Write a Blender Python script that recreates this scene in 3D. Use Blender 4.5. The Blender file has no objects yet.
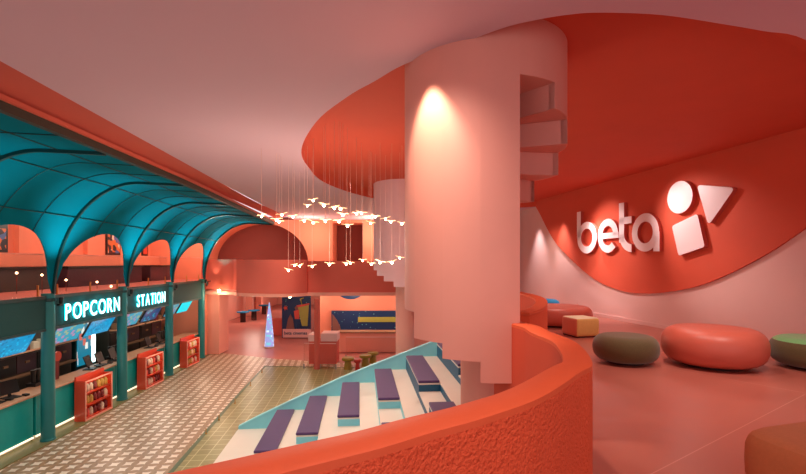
import bpy, bmesh, math, random
from mathutils import Vector, Matrix
random.seed(7)
sc = bpy.context.scene
COL = sc.collection
PI = math.pi
F = 460.0; EYE = 4.5; ZU = 2.8; ZC = 6.7; ZR = 6.93
def W(px, py, Y): return Vector(((px-403)/F*Y, Y, EYE+(262-py)/F*Y))
def G(px, py, z):
    Y = (z-EYE)*F/(262-py)
    return Vector(((px-403)/F*Y, Y, z))

# ------------------------------------------------------------------ materials
def s2l(c): return tuple((x/12.92 if x <= .04045 else ((x+.055)/1.055)**2.4) for x in c)
def nmat(name):
    m = bpy.data.materials.new(name); m.use_nodes = True
    nt = m.node_tree; b = nt.nodes['Principled BSDF']
    return m, nt, b
def noise_mix(nt, col, var, scale, detail=4):
    tc = nt.nodes.new('ShaderNodeTexCoord'); n = nt.nodes.new('ShaderNodeTexNoise')
    n.inputs['Scale'].default_value = scale; n.inputs['Detail'].default_value = detail
    nt.links.new(tc.outputs['Object'], n.inputs['Vector'])
    mx = nt.nodes.new('ShaderNodeMix'); mx.data_type = 'RGBA'
    mx.inputs[6].default_value = (*[x*(1-var) for x in col], 1); mx.inputs[7].default_value = (*[min(1, x*(1+var)) for x in col], 1)
    nt.links.new(n.outputs['Fac'], mx.inputs[0])
    return tc, n, mx
def mat(name, rgb, rough=.6, metal=0, var=.06, scale=6, bump=0, bscale=60, bdist=.01, sheen=0, coat=0, spec=.5):
    m, nt, b = nmat(name); c = s2l(rgb)
    tc, n, mx = noise_mix(nt, c, var, scale)
    nt.links.new(mx.outputs[2], b.inputs['Base Color'])
    b.inputs['Roughness'].default_value = rough; b.inputs['Metallic'].default_value = metal
    b.inputs['Specular IOR Level'].default_value = spec
    b.inputs['Sheen Weight'].default_value = sheen; b.inputs['Coat Weight'].default_value = coat
    if bump:
        n2 = nt.nodes.new('ShaderNodeTexNoise'); n2.inputs['Scale'].default_value = bscale; n2.inputs['Detail'].default_value = 6
        nt.links.new(tc.outputs['Object'], n2.inputs['Vector'])
        bp = nt.nodes.new('ShaderNodeBump'); bp.inputs['Strength'].default_value = bump; bp.inputs['Distance'].default_value = bdist
        nt.links.new(n2.outputs['Fac'], bp.inputs['Height']); nt.links.new(bp.outputs['Normal'], b.inputs['Normal'])
    return m
def emat(name, rgb, strength, base=None):
    m, nt, b = nmat(name); c = s2l(rgb)
    b.inputs['Base Color'].default_value = (*(s2l(base) if base else c), 1)
    b.inputs['Emission Color'].default_value = (*c, 1); b.inputs['Emission Strength'].default_value = strength
    return m
def mth(nt, op, a, b=None, c=None):
    n = nt.nodes.new('ShaderNodeMath'); n.operation = op
    for i, v in enumerate((a, b, c)):
        if v is None: continue
        if isinstance(v, (int, float)): n.inputs[i].default_value = v
        else: nt.links.new(v, n.inputs[i])
    return n.outputs[0]
def mixc(nt, fac, a, b):
    mx = nt.nodes.new('ShaderNodeMix'); mx.data_type = 'RGBA'
    for i, v in ((0, fac), (6, a), (7, b)):
        if isinstance(v, tuple): mx.inputs[i].default_value = (*v, 1)
        elif isinstance(v, (int, float)): mx.inputs[i].default_value = v
        else: nt.links.new(v, mx.inputs[i])
    return mx.outputs[2]

def tile_mat():
    m, nt, b = nmat('circle_tiles')
    tc = nt.nodes.new('ShaderNodeTexCoord'); mp = nt.nodes.new('ShaderNodeMapping')
    nt.links.new(tc.outputs['Object'], mp.inputs[0]); mp.inputs['Rotation'].default_value = (0, 0, math.radians(-8))
    p = .29
    mp.inputs['Scale'].default_value = (1/p, 1/p, 1)
    sp = nt.nodes.new('ShaderNodeSeparateXYZ'); nt.links.new(mp.outputs[0], sp.inputs[0])
    def cell(o):
        fr = mth(nt, 'FRACT', mth(nt, 'ADD', o, 100.0)); return mth(nt, 'SUBTRACT', fr, .5)
    x = cell(sp.outputs[0]); y = cell(sp.outputs[1])
    ax = mth(nt, 'ABSOLUTE', x); ay = mth(nt, 'ABSOLUTE', y)
    def sq(v): return mth(nt, 'MULTIPLY', v, v)
    mx_ = mth(nt, 'SUBTRACT', .5, ax); my_ = mth(nt, 'SUBTRACT', .5, ay); px_ = mth(nt, 'ADD', .5, ax); py_ = mth(nt, 'ADD', .5, ay)
    d = mth(nt, 'SQRT', mth(nt, 'MINIMUM', mth(nt, 'ADD', sq(px_), sq(my_)), mth(nt, 'ADD', sq(mx_), sq(py_))))
    f = mth(nt, 'GREATER_THAN', d, .75)
    n = nt.nodes.new('ShaderNodeTexNoise'); n.inputs['Scale'].default_value = 1.2; nt.links.new(tc.outputs['Object'], n.inputs['Vector'])
    chk = nt.nodes.new('ShaderNodeTexChecker'); chk.inputs['Scale'].default_value = 2.0; nt.links.new(mp.outputs[0], chk.inputs['Vector'])
    tan = mixc(nt, chk.outputs['Fac'], s2l((.66, .54, .40)), s2l((.56, .45, .33)))
    tan = mixc(nt, n.outputs['Fac'], tan, s2l((.62, .50, .38)))
    nt.links.new(mixc(nt, f, tan, s2l((.90, .84, .76))), b.inputs['Base Color'])
    b.inputs['Roughness'].default_value = .38
    return m
def green_tile():
    m, nt, b = nmat('green_tiles')
    tc = nt.nodes.new('ShaderNodeTexCoord'); mp = nt.nodes.new('ShaderNodeMapping')
    nt.links.new(tc.outputs['Object'], mp.inputs[0]); mp.inputs['Rotation'].default_value = (0, 0, math.radians(-5))
    br = nt.nodes.new('ShaderNodeTexBrick'); br.offset = 0; nt.links.new(mp.outputs[0], br.inputs['Vector'])
    br.inputs['Scale'].default_value = 1; br.inputs['Brick Width'].default_value = .3; br.inputs['Row Height'].default_value = .3
    br.inputs['Mortar Size'].default_value = .012
    br.inputs['Color1'].default_value = (*s2l((.55, .54, .34)), 1); br.inputs['Color2'].default_value = (*s2l((.50, .49, .29)), 1)
    br.inputs['Mortar'].default_value = (*s2l((.74, .72, .54)), 1)
    nt.links.new(br.outputs['Color'], b.inputs['Base Color']); b.inputs['Roughness'].default_value = .3
    return m
def upper_floor_mat():
    m, nt, b = nmat('coral_concrete')
    tc = nt.nodes.new('ShaderNodeTexCoord'); mp = nt.nodes.new('ShaderNodeMapping')
    nt.links.new(tc.outputs['Object'], mp.inputs[0]); mp.inputs['Rotation'].default_value = (0, 0, math.radians(-35)); mp.inputs['Location'].default_value = (1.9, .52, 0)
    br = nt.nodes.new('ShaderNodeTexBrick'); br.offset = 0; nt.links.new(mp.outputs[0], br.inputs['Vector'])
    br.inputs['Scale'].default_value = 1; br.inputs['Brick Width'].default_value = 4.8; br.inputs['Row Height'].default_value = 2.4
    br.inputs['Mortar Size'].default_value = .006
    n = nt.nodes.new('ShaderNodeTexNoise'); n.inputs['Scale'].default_value = 1.6; n.inputs['Detail'].default_value = 6
    nt.links.new(tc.outputs['Object'], n.inputs['Vector'])
    c = mixc(nt, n.outputs['Fac'], s2l((.66, .36, .31)), s2l((.78, .46, .39)))
    nt.links.new(mixc(nt, mth(nt, 'MULTIPLY', br.outputs['Fac'], .6), c, s2l((.86, .62, .55))), b.inputs['Base Color'])
    r = mth(nt, 'MULTIPLY_ADD', n.outputs['Fac'], .2, .22); nt.links.new(r, b.inputs['Roughness'])
    return m
def screen_mat(name, bg, c1, c2, sx, sy, strength=1.6):
    m, nt, b = nmat(name)
    tc = nt.nodes.new('ShaderNodeTexCoord'); mp = nt.nodes.new('ShaderNodeMapping')
    nt.links.new(tc.outputs['Generated'], mp.inputs[0]); mp.inputs['Scale'].default_value = (1, sx, sy)
    v = nt.nodes.new('ShaderNodeTexVoronoi'); v.distance = 'CHEBYCHEV'; nt.links.new(mp.outputs[0], v.inputs['Vector']); v.inputs['Scale'].default_value = 1.0
    f = mth(nt, 'LESS_THAN', v.outputs['Distance'], .32)
    sp = nt.nodes.new('ShaderNodeSeparateColor'); nt.links.new(v.outputs['Color'], sp.inputs[0])
    cc = mixc(nt, mth(nt, 'GREATER_THAN', sp.outputs[0], .5), s2l(c1), s2l(c2))
    col = mixc(nt, f, s2l(bg), cc)
    b.inputs['Base Color'].default_value = (.02, .02, .02, 1)
    nt.links.new(col, b.inputs['Emission Color']); b.inputs['Emission Strength'].default_value = strength
    b.inputs['Roughness'].default_value = .3
    return m
def glass_mat():
    m, nt, b = nmat('clear_glass')
    b.inputs['Base Color'].default_value = (.95, .9, .88, 1); b.inputs['Roughness'].default_value = .03
    b.inputs['Transmission Weight'].default_value = 1; b.inputs['IOR'].default_value = 1.05
    return m
def stars_mat():
    m, nt, b = nmat('starry_print')
    tc = nt.nodes.new('ShaderNodeTexCoord'); v = nt.nodes.new('ShaderNodeTexVoronoi'); v.inputs['Scale'].default_value = 5
    nt.links.new(tc.outputs['Object'], v.inputs['Vector'])
    f = mth(nt, 'LESS_THAN', v.outputs['Distance'], .13)
    nt.links.new(mixc(nt, f, s2l((.0, .17, .35)), s2l((.45, .75, .7))), b.inputs['Base Color']); b.inputs['Roughness'].default_value = .5
    return m

M = dict(
 ceil=mat('ceiling_paint', (.87, .72, .77), .85, var=.03, scale=.6),
 red=mat('red_plaster', (.83, .32, .21), .8, var=.06, scale=1.5, bump=.15, bscale=40, bdist=.004),
 orange=mat('orange_wall', (.90, .54, .42), .75, var=.05, scale=1.2),
 band=mat('coral_band', (.84, .40, .34), .85, spec=.2, var=.04, scale=1.5),
 pier=mat('coral_pier', (.92, .62, .54), .6, var=.05, scale=1.5),
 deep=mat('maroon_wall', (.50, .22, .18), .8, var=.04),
 pinkwall=mat('pink_wall', (.90, .72, .69), .65, var=.04, scale=1.5),
 skin=mat('peach_plaster', (.91, .62, .55), .62, var=.05, scale=2.2, bump=.12, bscale=25, bdist=.004),
 stair2=mat('pale_pink_plaster', (.90, .73, .73), .7, var=.04),
 stucco=mat('orange_stucco', (.92, .36, .20), .72, var=.06, scale=3, bump=1, bscale=55, bdist=.022),
 stuccotop=mat('orange_coping', (.90, .39, .23), .6, var=.04, scale=6, bump=.2, bscale=60, bdist=.005),
 teal=mat('teal_canopy', (.0, .49, .57), .8, var=.05, scale=1, spec=.05),
 tealdk=mat('dark_teal_metal', (.02, .24, .24), .4, var=.05),
 tealpost=mat('teal_post', (.10, .47, .47), .45, var=.05),
 tealctr=mat('teal_counter', (.0, .66, .64), .45, var=.05),
 board=mat('sign_board', (.06, .29, .29), .75, var=.05),
 beamdk=mat('dark_beam', (.24, .22, .17), .6),
 beamor=mat('orange_beam', (.86, .42, .33), .6),
 worktop=mat('wood_worktop', (.83, .62, .48), .4, var=.12, scale=8),
 black=mat('black_plastic', (.06, .055, .055), .4),
 dark=mat('dark_cabinet', (.25, .22, .19), .5, var=.2, scale=2),
 dark2=mat('violet_dark', (.27, .17, .21), .35, var=.15),
 brown=mat('brown_box', (.55, .40, .28), .6),
 rack=mat('red_rack', (.90, .28, .16), .35, coat=.3),
 white=mat('white_paint', (.90, .88, .82), .5, var=.03),
 cream=mat('cream_tread', (.88, .84, .77), .5, var=.04, scale=3),
 blueside=mat('turquoise_paint', (.50, .82, .86), .45, var=.04),
 bluedk=mat('blue_riser', (.05, .33, .45), .5),
 purple=mat('purple_pad', (.29, .18, .37), .75, var=.12, scale=14, sheen=.3),
 kerb=mat('olive_kerb', (.50, .47, .29), .35, var=.1),
 coralfl=mat('coral_floor', (.72, .45, .41), .4, spec=.35, var=.08, scale=1.2),
 greenline=mat('green_edge_strip', (.30, .40, .27), .4),
 pcoral=mat('coral_leather', (.82, .41, .33), .42, var=.05, scale=3, bump=.1, bscale=80, bdist=.002),
 polive=mat('olive_fabric', (.37, .31, .16), .8, var=.25, scale=60, sheen=.3),
 pgreen=mat('green_fabric', (.48, .74, .46), .8, var=.15, scale=50, sheen=.3),
 ppeach=mat('peach_fabric', (.88, .50, .36), .8, var=.1, scale=50, sheen=.2),
 pcream=mat('cream_fabric', (.98, .95, .80), .8, var=.1, scale=50),
 pochre=mat('ochre_fabric', (.93, .78, .46), .8, var=.15, scale=50),
 porange=mat('rust_fabric', (.74, .43, .26), .75, var=.1, scale=40),
 pblue=mat('blue_fabric', (.0, .52, .72), .7, var=.1, scale=40),
 plinthdk=mat('dark_plinth', (.25, .10, .08), .7),  # dark brown for pouf bases and table pedestals
 letter=mat('white_acrylic', (.95, .85, .85), .35, var=.01),
 letside=mat('shaded_acrylic_side', (.78, .36, .30), .4),  # darker pink paints in the shade on the letter sides
 brass=mat('brass', (.8, .6, .35), .3, metal=1),
 steel=mat('steel', (.6, .6, .6), .35, metal=.9),
 wire=mat('pale_wire', (.9, .72, .66), .4),
 bird=emat('glowing_bird', (1, .80, .58), 2.2), birdcore=emat('bird_lamp', (1, .88, .70), 30),
 sign=emat('sign_white', (.95, 1, 1), 1.6), signside=emat('sign_halo', (.05, .85, .9), 3),
 led=emat('led_strip', (1, .88, .75), 1.6), globe=emat('globe_glow', (1, .8, .6), 8), lamp=emat('warm_bulb', (1, .85, .55), 25), fridge=emat('fridge_light', (.85, 1, 1), 2.6),
 cyan=emat('cyan_screen', (.05, .85, .9), 1.0, (.02, .05, .05)),
 scrA=screen_mat('menu_blue', (.02, .55, .75), (.05, .70, .85), (.0, .42, .62), 16, 7, 1.0),
 scrB=screen_mat('menu_pink', (.05, .60, .72), (.72, .50, .66), (.62, .68, .52), 7, 4, .9),
 scrC=screen_mat('menu_violet', (.05, .25, .42), (.06, .62, .75), (.35, .25, .5), 7, 5, .9),
 scrD=screen_mat('fridge_print', (.05, .45, .55), (.85, .88, .85), (.75, .35, .3), 3, 5, 1.0),
 cone=screen_mat('led_cone', (.62, .62, .85), (.85, .92, 1), (.50, .78, .85), 5, 14, 1.0),
 print=None, tile=tile_mat(), gtile=green_tile(), ufloor=upper_floor_mat(), glass=glass_mat(), stars=stars_mat(),
 lime=mat('lime_print', (.62, .62, .25), .5), redp=mat('red_print', (.80, .30, .22), .5), navy=mat('navy_print', (.02, .2, .38), .5),
 skinp=mat('brown_print', (.50, .32, .28), .5), poster=mat('poster_print', (.30, .24, .26), .4, var=.9, scale=5),
 pack1=mat('snack_red', (.80, .30, .24), .4), pack2=mat('snack_gold', (.75, .62, .30), .4), pack3=mat('snack_cream', (.86, .80, .70), .4), pack4=mat('snack_maroon', (.45, .12, .12), .4),
 yellow=mat('yellow_stool', (.62, .50, .12), .5), redst=mat('red_stool', (.75, .15, .06), .5),
)

def print_mat():
    m, nt, b = nmat('film_print')
    tc = nt.nodes.new('ShaderNodeTexCoord'); v = nt.nodes.new('ShaderNodeTexVoronoi'); v.inputs['Scale'].default_value = 5
    nt.links.new(tc.outputs['Object'], v.inputs['Vector'])
    sp = nt.nodes.new('ShaderNodeSeparateColor'); nt.links.new(v.outputs['Color'], sp.inputs[0])
    c = mixc(nt, mth(nt, 'GREATER_THAN', sp.outputs[0], .55), s2l((.10, .10, .16)), s2l((.80, .42, .22)))
    c = mixc(nt, mth(nt, 'GREATER_THAN', sp.outputs[1], .75), c, s2l((.25, .38, .60)))
    c = mixc(nt, mth(nt, 'GREATER_THAN', sp.outputs[2], .85), c, s2l((.85, .78, .70)))
    nt.links.new(c, b.inputs['Base Color']); b.inputs['Roughness'].default_value = .35
    return m
M['print'] = print_mat()
# ------------------------------------------------------------------ mesh builder
def wloc(p):
    v = Vector((0, 0, 0))
    while p is not None: v += p.location; p = p.parent
    return v
class MB:
    def __init__(s): s.v = []; s.f = []; s.mi = []
    def add(s, vs, fs, mi=0):
        o = len(s.v); s.v += [Vector(v) for v in vs]; s.f += [tuple(i+o for i in f) for f in fs]; s.mi += [mi]*len(fs); return s
    def box(s, x0, x1, y0, y1, z0, z1, mi=0):
        vs = [(x, y, z) for z in (z0, z1) for y in (y0, y1) for x in (x0, x1)]
        return s.add(vs, [(0, 2, 3, 1), (4, 5, 7, 6), (0, 1, 5, 4), (2, 6, 7, 3), (0, 4, 6, 2), (1, 3, 7, 5)], mi)
    def obox(s, c, d, L, wd, z0, z1, mi=0):
        """box along plan direction d from point c, length L, width wd to the left of d"""
        d = Vector((d[0], d[1], 0)).normalized(); n = Vector((-d.y, d.x, 0)); c = Vector((c[0], c[1], 0))
        P = [c, c+d*L, c+d*L+n*wd, c+n*wd]
        return s.prism([(p.x, p.y) for p in P], z0, z1, mi)
    def prism(s, poly, z0, z1, mi=0):
        n = len(poly); vs = [(x, y, z0) for x, y in poly]+[(x, y, z1) for x, y in poly]
        fs = [tuple(range(n))[::-1], tuple(range(n, 2*n))]+[(i, (i+1) % n, n+(i+1) % n, n+i) for i in range(n)]
        return s.add(vs, fs, mi)
    def slab(s, pts, off, mi=0):
        """polygon of 3-D points extruded by the vector off"""
        n = len(pts); off = Vector(off); vs = [Vector(p) for p in pts]+[Vector(p)+off for p in pts]
        fs = [tuple(range(n))[::-1], tuple(range(n, 2*n))]+[(i, (i+1) % n, n+(i+1) % n, n+i) for i in range(n)]
        return s.add(vs, fs, mi)
    def lathe(s, prof, c=(0, 0, 0), n=32, mi=0, power=2.0, rot=0):
        vs = []; fs = []; m = len(prof)
        for i in range(n):
            a = 2*PI*i/n; ca, sa = math.cos(a), math.sin(a)
            k = (abs(ca)**power+abs(sa)**power)**(-1/power)
            x, y = ca*k, sa*k; x, y = x*math.cos(rot)-y*math.sin(rot), x*math.sin(rot)+y*math.cos(rot)
            for r, z in prof: vs.append((c[0]+r*x, c[1]+r*y, c[2]+z))
        for i in range(n):
            j = (i+1) % n
            for k in range(m-1): fs.append((i*m+k, j*m+k, j*m+k+1, i*m+k+1))
        fs.append(tuple(i*m for i in range(n))[::-1]); fs.append(tuple(i*m+m-1 for i in range(n)))
        return s.add(vs, fs, mi)
    def cyl(s, c, r, z0, z1, n=20, mi=0): return s.lathe([(r, z0), (r, z1)], (c[0], c[1], 0), n, mi)
    def tube(s, pts, r, n=6, mi=0):
        pts = [Vector(p) for p in pts]; vs = []; m = len(pts)
        for i, p in enumerate(pts):
            t = (pts[min(i+1, m-1)]-pts[max(i-1, 0)]).normalized()
            a = t.cross(Vector((0, 0, 1)))
            if a.length < .01: a = t.cross(Vector((1, 0, 0)))
            a.normalize(); b = t.cross(a)
            for k in range(n): w = 2*PI*k/n; vs.append(p+a*math.cos(w)*r+b*math.sin(w)*r)
        fs = [(i*n+k, i*n+(k+1) % n, (i+1)*n+(k+1) % n, (i+1)*n+k) for i in range(m-1) for k in range(n)]
        fs += [tuple(range(n))[::-1], tuple(range((m-1)*n, m*n))]
        return s.add(vs, fs, mi)
    def sweep(s, path, sect, closed=False, mi=0):
        """path: [(x,y,z)] ; sect: closed polygon of (offset along left normal, dz)"""
        path = [Vector(p) for p in path]; m = len(path); n = len(sect); vs = []
        for i, p in enumerate(path):
            a = path[(i-1) % m] if closed else path[max(i-1, 0)]; b = path[(i+1) % m] if closed else path[min(i+1, m-1)]
            t = b-a; t.z = 0; t.normalize(); nn = Vector((-t.y, t.x, 0))
            for o, dz in sect: vs.append(p+nn*o+Vector((0, 0, dz)))
        R = range(m if closed else m-1)
        fs = [(i*n+k, ((i+1) % m)*n+k, ((i+1) % m)*n+(k+1) % n, i*n+(k+1) % n) for i in R for k in range(n)]
        if not closed: fs += [tuple(range(n)), tuple(range((m-1)*n, m*n))[::-1]]
        return s.add(vs, fs, mi)
    def build(s, name, mats, parent=None, local=False, bevel=0, smooth=False, segs=2, angle=40, sub=0):
        off = Vector((0, 0, 0)) if local or parent is None else wloc(parent)
        me = bpy.data.meshes.new(name); me.from_pydata([v-off for v in s.v], [], s.f)
        if not isinstance(mats, (list, tuple)): mats = [mats]
        for m in mats: me.materials.append(m)
        me.polygons.foreach_set('material_index', s.mi)
        bm = bmesh.new(); bm.from_mesh(me); bmesh.ops.recalc_face_normals(bm, faces=bm.faces)
        if smooth:
            for f in bm.faces: f.smooth = True
            for e in bm.edges:
                if len(e.link_faces) == 2 and e.calc_face_angle(0) > math.radians(angle): e.smooth = False
        bm.to_mesh(me); bm.free()
        o = bpy.data.objects.new(name, me); COL.objects.link(o)
        if parent is not None: o.parent = parent
        if bevel:
            b = o.modifiers.new('bevel', 'BEVEL'); b.width = bevel; b.segments = segs; b.limit_method = 'ANGLE'; b.angle_limit = math.radians(35)
        if sub: q = o.modifiers.new('sub', 'SUBSURF'); q.levels = sub; q.render_levels = sub
        return o
def thing(name, label, cat, loc=(0, 0, 0), group=None):
    o = bpy.data.objects.new(name, None); COL.objects.link(o); o.location = loc; o.empty_display_size = .1
    o['label'] = label; o['category'] = cat
    if group: o['group'] = group
    return o
def tag(o, label, cat, group=None):
    o['label'] = label; o['category'] = cat
    if group: o['group'] = group
    return o
def struct(o): o['kind'] = 'structure'; return o
def dup(root, loc, rotz=0, label=None, group=None):
    def cp(o, par):
        c = o.copy(); COL.objects.link(c); c.parent = par
        for ch in o.children: cp(ch, c)
        return c
    r = cp(root, None); r.location = loc; r.rotation_euler = (0, 0, rotz)
    if label: r['label'] = label
    if group: r['group'] = group
    return r
def spline(pts, n=6, closed=False):
    pts = [Vector(p) for p in pts]; m = len(pts); out = []
    for i in range(m if closed else m-1):
        P = [pts[(i+k) % m] if closed else pts[min(max(i+k, 0), m-1)] for k in (-1, 0, 1, 2)]
        for j in range(n):
            t = j/n; a = 2*P[1]; b = P[2]-P[0]; c = 2*P[0]-5*P[1]+4*P[2]-P[3]; d = -P[0]+3*P[1]-3*P[2]+P[3]
            out.append(.5*(a+b*t+c*t*t+d*t*t*t))
    if not closed: out.append(pts[-1])
    return out
def text_mesh(name, ch, size, mats, parent, mtx, extrude=.03, offset=0.0, font_bevel=0):
    cu = bpy.data.curves.new(name, 'FONT'); cu.body = ch; cu.size = size; cu.extrude = extrude; cu.offset = offset
    tmp = bpy.data.objects.new('tmp', cu); COL.objects.link(tmp)
    dg = bpy.context.evaluated_depsgraph_get(); me = bpy.data.meshes.new_from_object(tmp.evaluated_get(dg))
    bpy.data.objects.remove(tmp); bpy.data.curves.remove(cu)
    off = wloc(parent) if parent else Vector((0, 0, 0))
    me.transform(Matrix.Translation(-off) @ mtx); me.materials.clear()
    for m in (mats if isinstance(mats, (list, tuple)) else [mats]): me.materials.append(m)
    nz = (mtx.to_3x3() @ Vector((0, 0, 1))).normalized()
    if isinstance(mats, (list, tuple)):
        for p in me.polygons: p.material_index = 0 if p.normal.dot(nz) > .7 else 1
    me.name = name
    o = bpy.data.objects.new(name, me); COL.objects.link(o); o.parent = parent
    return o

# ------------------------------------------------------------------ setting: lower floor
mb = MB(); mb.box(-18, 10, -3, 50, -.25, -.02); struct(mb.build('floor', M['coralfl']))
# patterned tiles between the kerb and the green area, and beyond the green area
tiles = MB(); tiles.prism([(-8.45, -1), (-4.4, -1), (-4.9, 9), (-5.55, 15), (-6.0, 19.9), (-1.2, 19.6), (2, 19.4), (2, 20.0), (-3.0, 20.6), (-6, 21.4), (-9.5, 23.0), (-9.3, 21), (-8.75, 12)], -.02, 0)
struct(tiles.build('floor_tiles', M['tile']))
gt = MB(); gt.prism([(-4.33, -1), (9, -1), (9, 19.2), (-1.2, 19.55), (-5.92, 19.85), (-5.48, 15), (-4.83, 9)], -.02, 0); struct(gt.build('floor_green_tiles', M['gtile']))
ed = MB(); ed.sweep([(-4.37, -1, 0), (-4.87, 9, 0), (-5.52, 15, 0), (-5.97, 19.88, 0), (-1.2, 19.58, 0)], [(-.05, -.02), (.05, -.02), (.05, .006), (-.05, .006)])
struct(ed.build('trim_1', M['greenline']))
kb = MB(); kb.prism([(-9.35, -1), (-8.45, -1), (-8.75, 12), (-9.3, 21), (-9.4, 22.2), (-9.9, 22.2)], -.02, .03); struct(kb.build('trim_2', M['kerb']))

# ------------------------------------------------------------------ upper floor and parapets
ZP = 3.9
def onz(l, z): return [G(a, b, z) for a, b in l]
outer1 = [(-3.2, -.9, ZP), (-2.2, -.1, ZP), (-1.2, .75, ZP)]+[tuple(p) for p in onz([(269, 474), (378, 446.6), (433, 430), (487.5, 415), (542, 395), (579.6, 371), (592.5, 361), (577, 342), (551, 331.5)], ZP)]+[(1.285, 4.3, ZP), (1.2, 4.62, ZP), (1.1, 4.85, ZP)]
path1 = spline(outer1, 8)
tw = .17
p1 = thing('curved_parapet', 'bright orange rough stucco curved parapet sweeping across the foreground', 'parapet', (path1[20].x, path1[20].y, ZU))
# the void lies on the left of the path (direction of travel), coping overlaps slightly
def pwall(path, p):
    o = MB().sweep(path, [(0, -1.1), (tw, -1.1), (tw, -.035), (0, -.035)]).build('wall', [M['stucco'], M['red']], p, smooth=True)
    nq = (len(path)-1)*4
    for i, pl in enumerate(o.data.polygons):
        if i < nq and i % 4 == 1: pl.material_index = 1
pwall(path1, p1)
MB().sweep(path1, [(0, -.035), (tw, -.035), (tw, -.008), (tw-.012, 0), (.012, 0), (0, -.008)]).build('coping', M['stuccotop'], p1, smooth=True)
outer2 = [(1.5, 5.45, ZP), (1.78, 5.9, ZP), (2.12, 6.75, ZP), (2.36, 7.7, ZP), (2.42, 8.6, ZP), (2.36, 9.4, ZP), (2.25, 10.2, ZP), (2.15, 10.9, ZP)]
path2 = spline(outer2, 8)
p2 = thing('curved_parapet', 'orange curved parapet behind the big stair drum, beside the cube pouf', 'parapet', (2.0, 7, ZU))
pwall(path2, p2)
MB().sweep(path2, [(0, -.03), (tw, -.03), (tw, 0), (0, 0)]).build('coping', M['stuccotop'], p2, smooth=True)
def shifted(path, d):
    out = []
    for i, p in enumerate(path):
        t = path[min(i+1, len(path)-1)]-path[max(i-1, 0)]; t.z = 0; t.normalize(); out.append((p.x-t.y*d, p.y+t.x*d))
    return out
poly = [(-3.3, -3)]+shifted(path1, tw)+[(1.05, 5.0), (1.2, 5.3)]+shifted(path2, tw)+[(1.9, 12.4), (2.0, 21), (10, 21), (10, -3)]
from mathutils.geometry import tessellate_polygon
tris = tessellate_polygon([[Vector((x, y, 0)) for x, y in poly]])
n_ = len(poly); mb = MB()
mb.add([(x, y, ZU) for x, y in poly]+[(x, y, ZU-.35) for x, y in poly], [tuple(t) for t in tris]+[tuple(i+n_ for i in t) for t in tris]+[(i, (i+1) % n_, n_+(i+1) % n_, n_+i) for i in range(n_)])
struct(mb.build('floor_upper', M['ufloor']))

# ------------------------------------------------------------------ ceilings
hole_px = [(301.5, 149), (316, 122), (347, 97), (375, 81), (403, 65), (450, 48), (501, 28.7), (536, 20), (570, 14.5), (601.5, 12.6), (662, 15), (722.5, 24), (763, 31), (806, 40)]
H = [G(a, b, ZC) for a, b in hole_px]+[Vector(p) for p in ((5.4, 5.45, ZC), (6.9, 6.6, ZC), (8.3, 8.2, ZC), (9.0, 12, ZC), (7.6, 16.2, ZC), (5.3, 18.3, ZC), (3.2, 18.9, ZC), (1.0, 18.0, ZC))]+[G(372, 198, ZC), G(327.5, 184, ZC), G(307.5, 166, ZC)]
HL = spline(H, 5, True)
def holed(name, outer, inner, z, m):
    bm = bmesh.new()
    eds = []
    for loop in (outer, inner):
        vs = [bm.verts.new((p[0], p[1], z)) for p in loop]
        eds += [bm.edges.new((vs[i], vs[(i+1) % len(vs)])) for i in range(len(vs))]
    bmesh.ops.triangle_fill(bm, use_beauty=True, use_dissolve=False, edges=eds, normal=(0, 0, -1))
    me = bpy.data.meshes.new(name); bm.to_mesh(me); bm.free(); me.materials.append(m)
    o = bpy.data.objects.new(name, me); COL.objects.link(o); return struct(o)
def edgeX(Y): return -4.43-(Y-5.06)*.085 if Y < 16.3 else -5.385-(Y-16.3)*.04
def beamX(Y): return -5.15-(Y-5.5)*.0585
outerC = [(edgeX(-3), -3), (11, -3), (11, 24.5), (edgeX(24), 24.5), (edgeX(19), 19), (edgeX(12), 12)]
holed('ceiling', outerC, HL, ZC, M['ceil'])
# recess: sloping coved rim and the raised red ceiling
cen = Vector((3.6, 11, 0))
m = len(HL); inn = []
for i in range(m):
    t = HL[(i+1) % m]-HL[i-1]; t.z = 0; t.normalize(); n = Vector((-t.y, t.x, 0))
    if n.dot(cen-HL[i]) < 0: n = -n
    inn.append(HL[i]+n*.32)
vs = []; fs = []
K = 5
for j in range(K):
    a = j/(K-1)*PI/2
    for i in range(m):
        p = HL[i].lerp(inn[i], 1-math.cos(a)) if j else HL[i]
        vs.append((p.x, p.y, ZC+(ZR-ZC)*math.sin(a)))
for j in range(K-1):
    for i in range(m): k = (i+1) % m; fs.append((j*m+i, j*m+k, (j+1)*m+k, (j+1)*m+i))
struct(MB().add(vs, fs).build('ceiling_rim', M['red'], smooth=True))
rc = MB(); rc.prism([(p.x, p.y) for p in HL], ZR, ZR+.1); struct(rc.build('ceiling_recess', M['red']))

# cove between canopy beam and ceiling
ys = [-3+i*1.1 for i in range(24)]
vs = []
for y in ys:
    b = beamX(y); e = edgeX(y)
    for k in range(6):
        a = k/5*PI/2; vs.append((b+.02+(e-b)*(1-math.cos(a)), y, ZC-.10+(.10)*math.sin(a)+.0))
fs = [(i*6+k, (i+1)*6+k, (i+1)*6+k+1, i*6+k+1) for i in range(len(ys)-1) for k in range(5)]
struct(MB().add(vs, fs).build('ceiling_cove', M['band'], smooth=True))

# ------------------------------------------------------------------ walls
def wallX(Y): return 8.98-.2*Y
dW = Vector((-.2, 1, 0)).normalized(); nW = Vector((-1, -.2, 0)).normalized()   # along wall (away), out of wall towards room
def onwall(px, py, off=0):
    k = (px-403)/F; Y = (8.98-off*1.02)/(k+.2)
    return W(px, py, Y)
mb = MB(); a = Vector((wallX(-3), -3, 0)); mb.obox(a, dW, 25, -.3, ZU-.4, ZR+.1); struct(mb.build('wall_right', M['pinkwall']))
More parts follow.
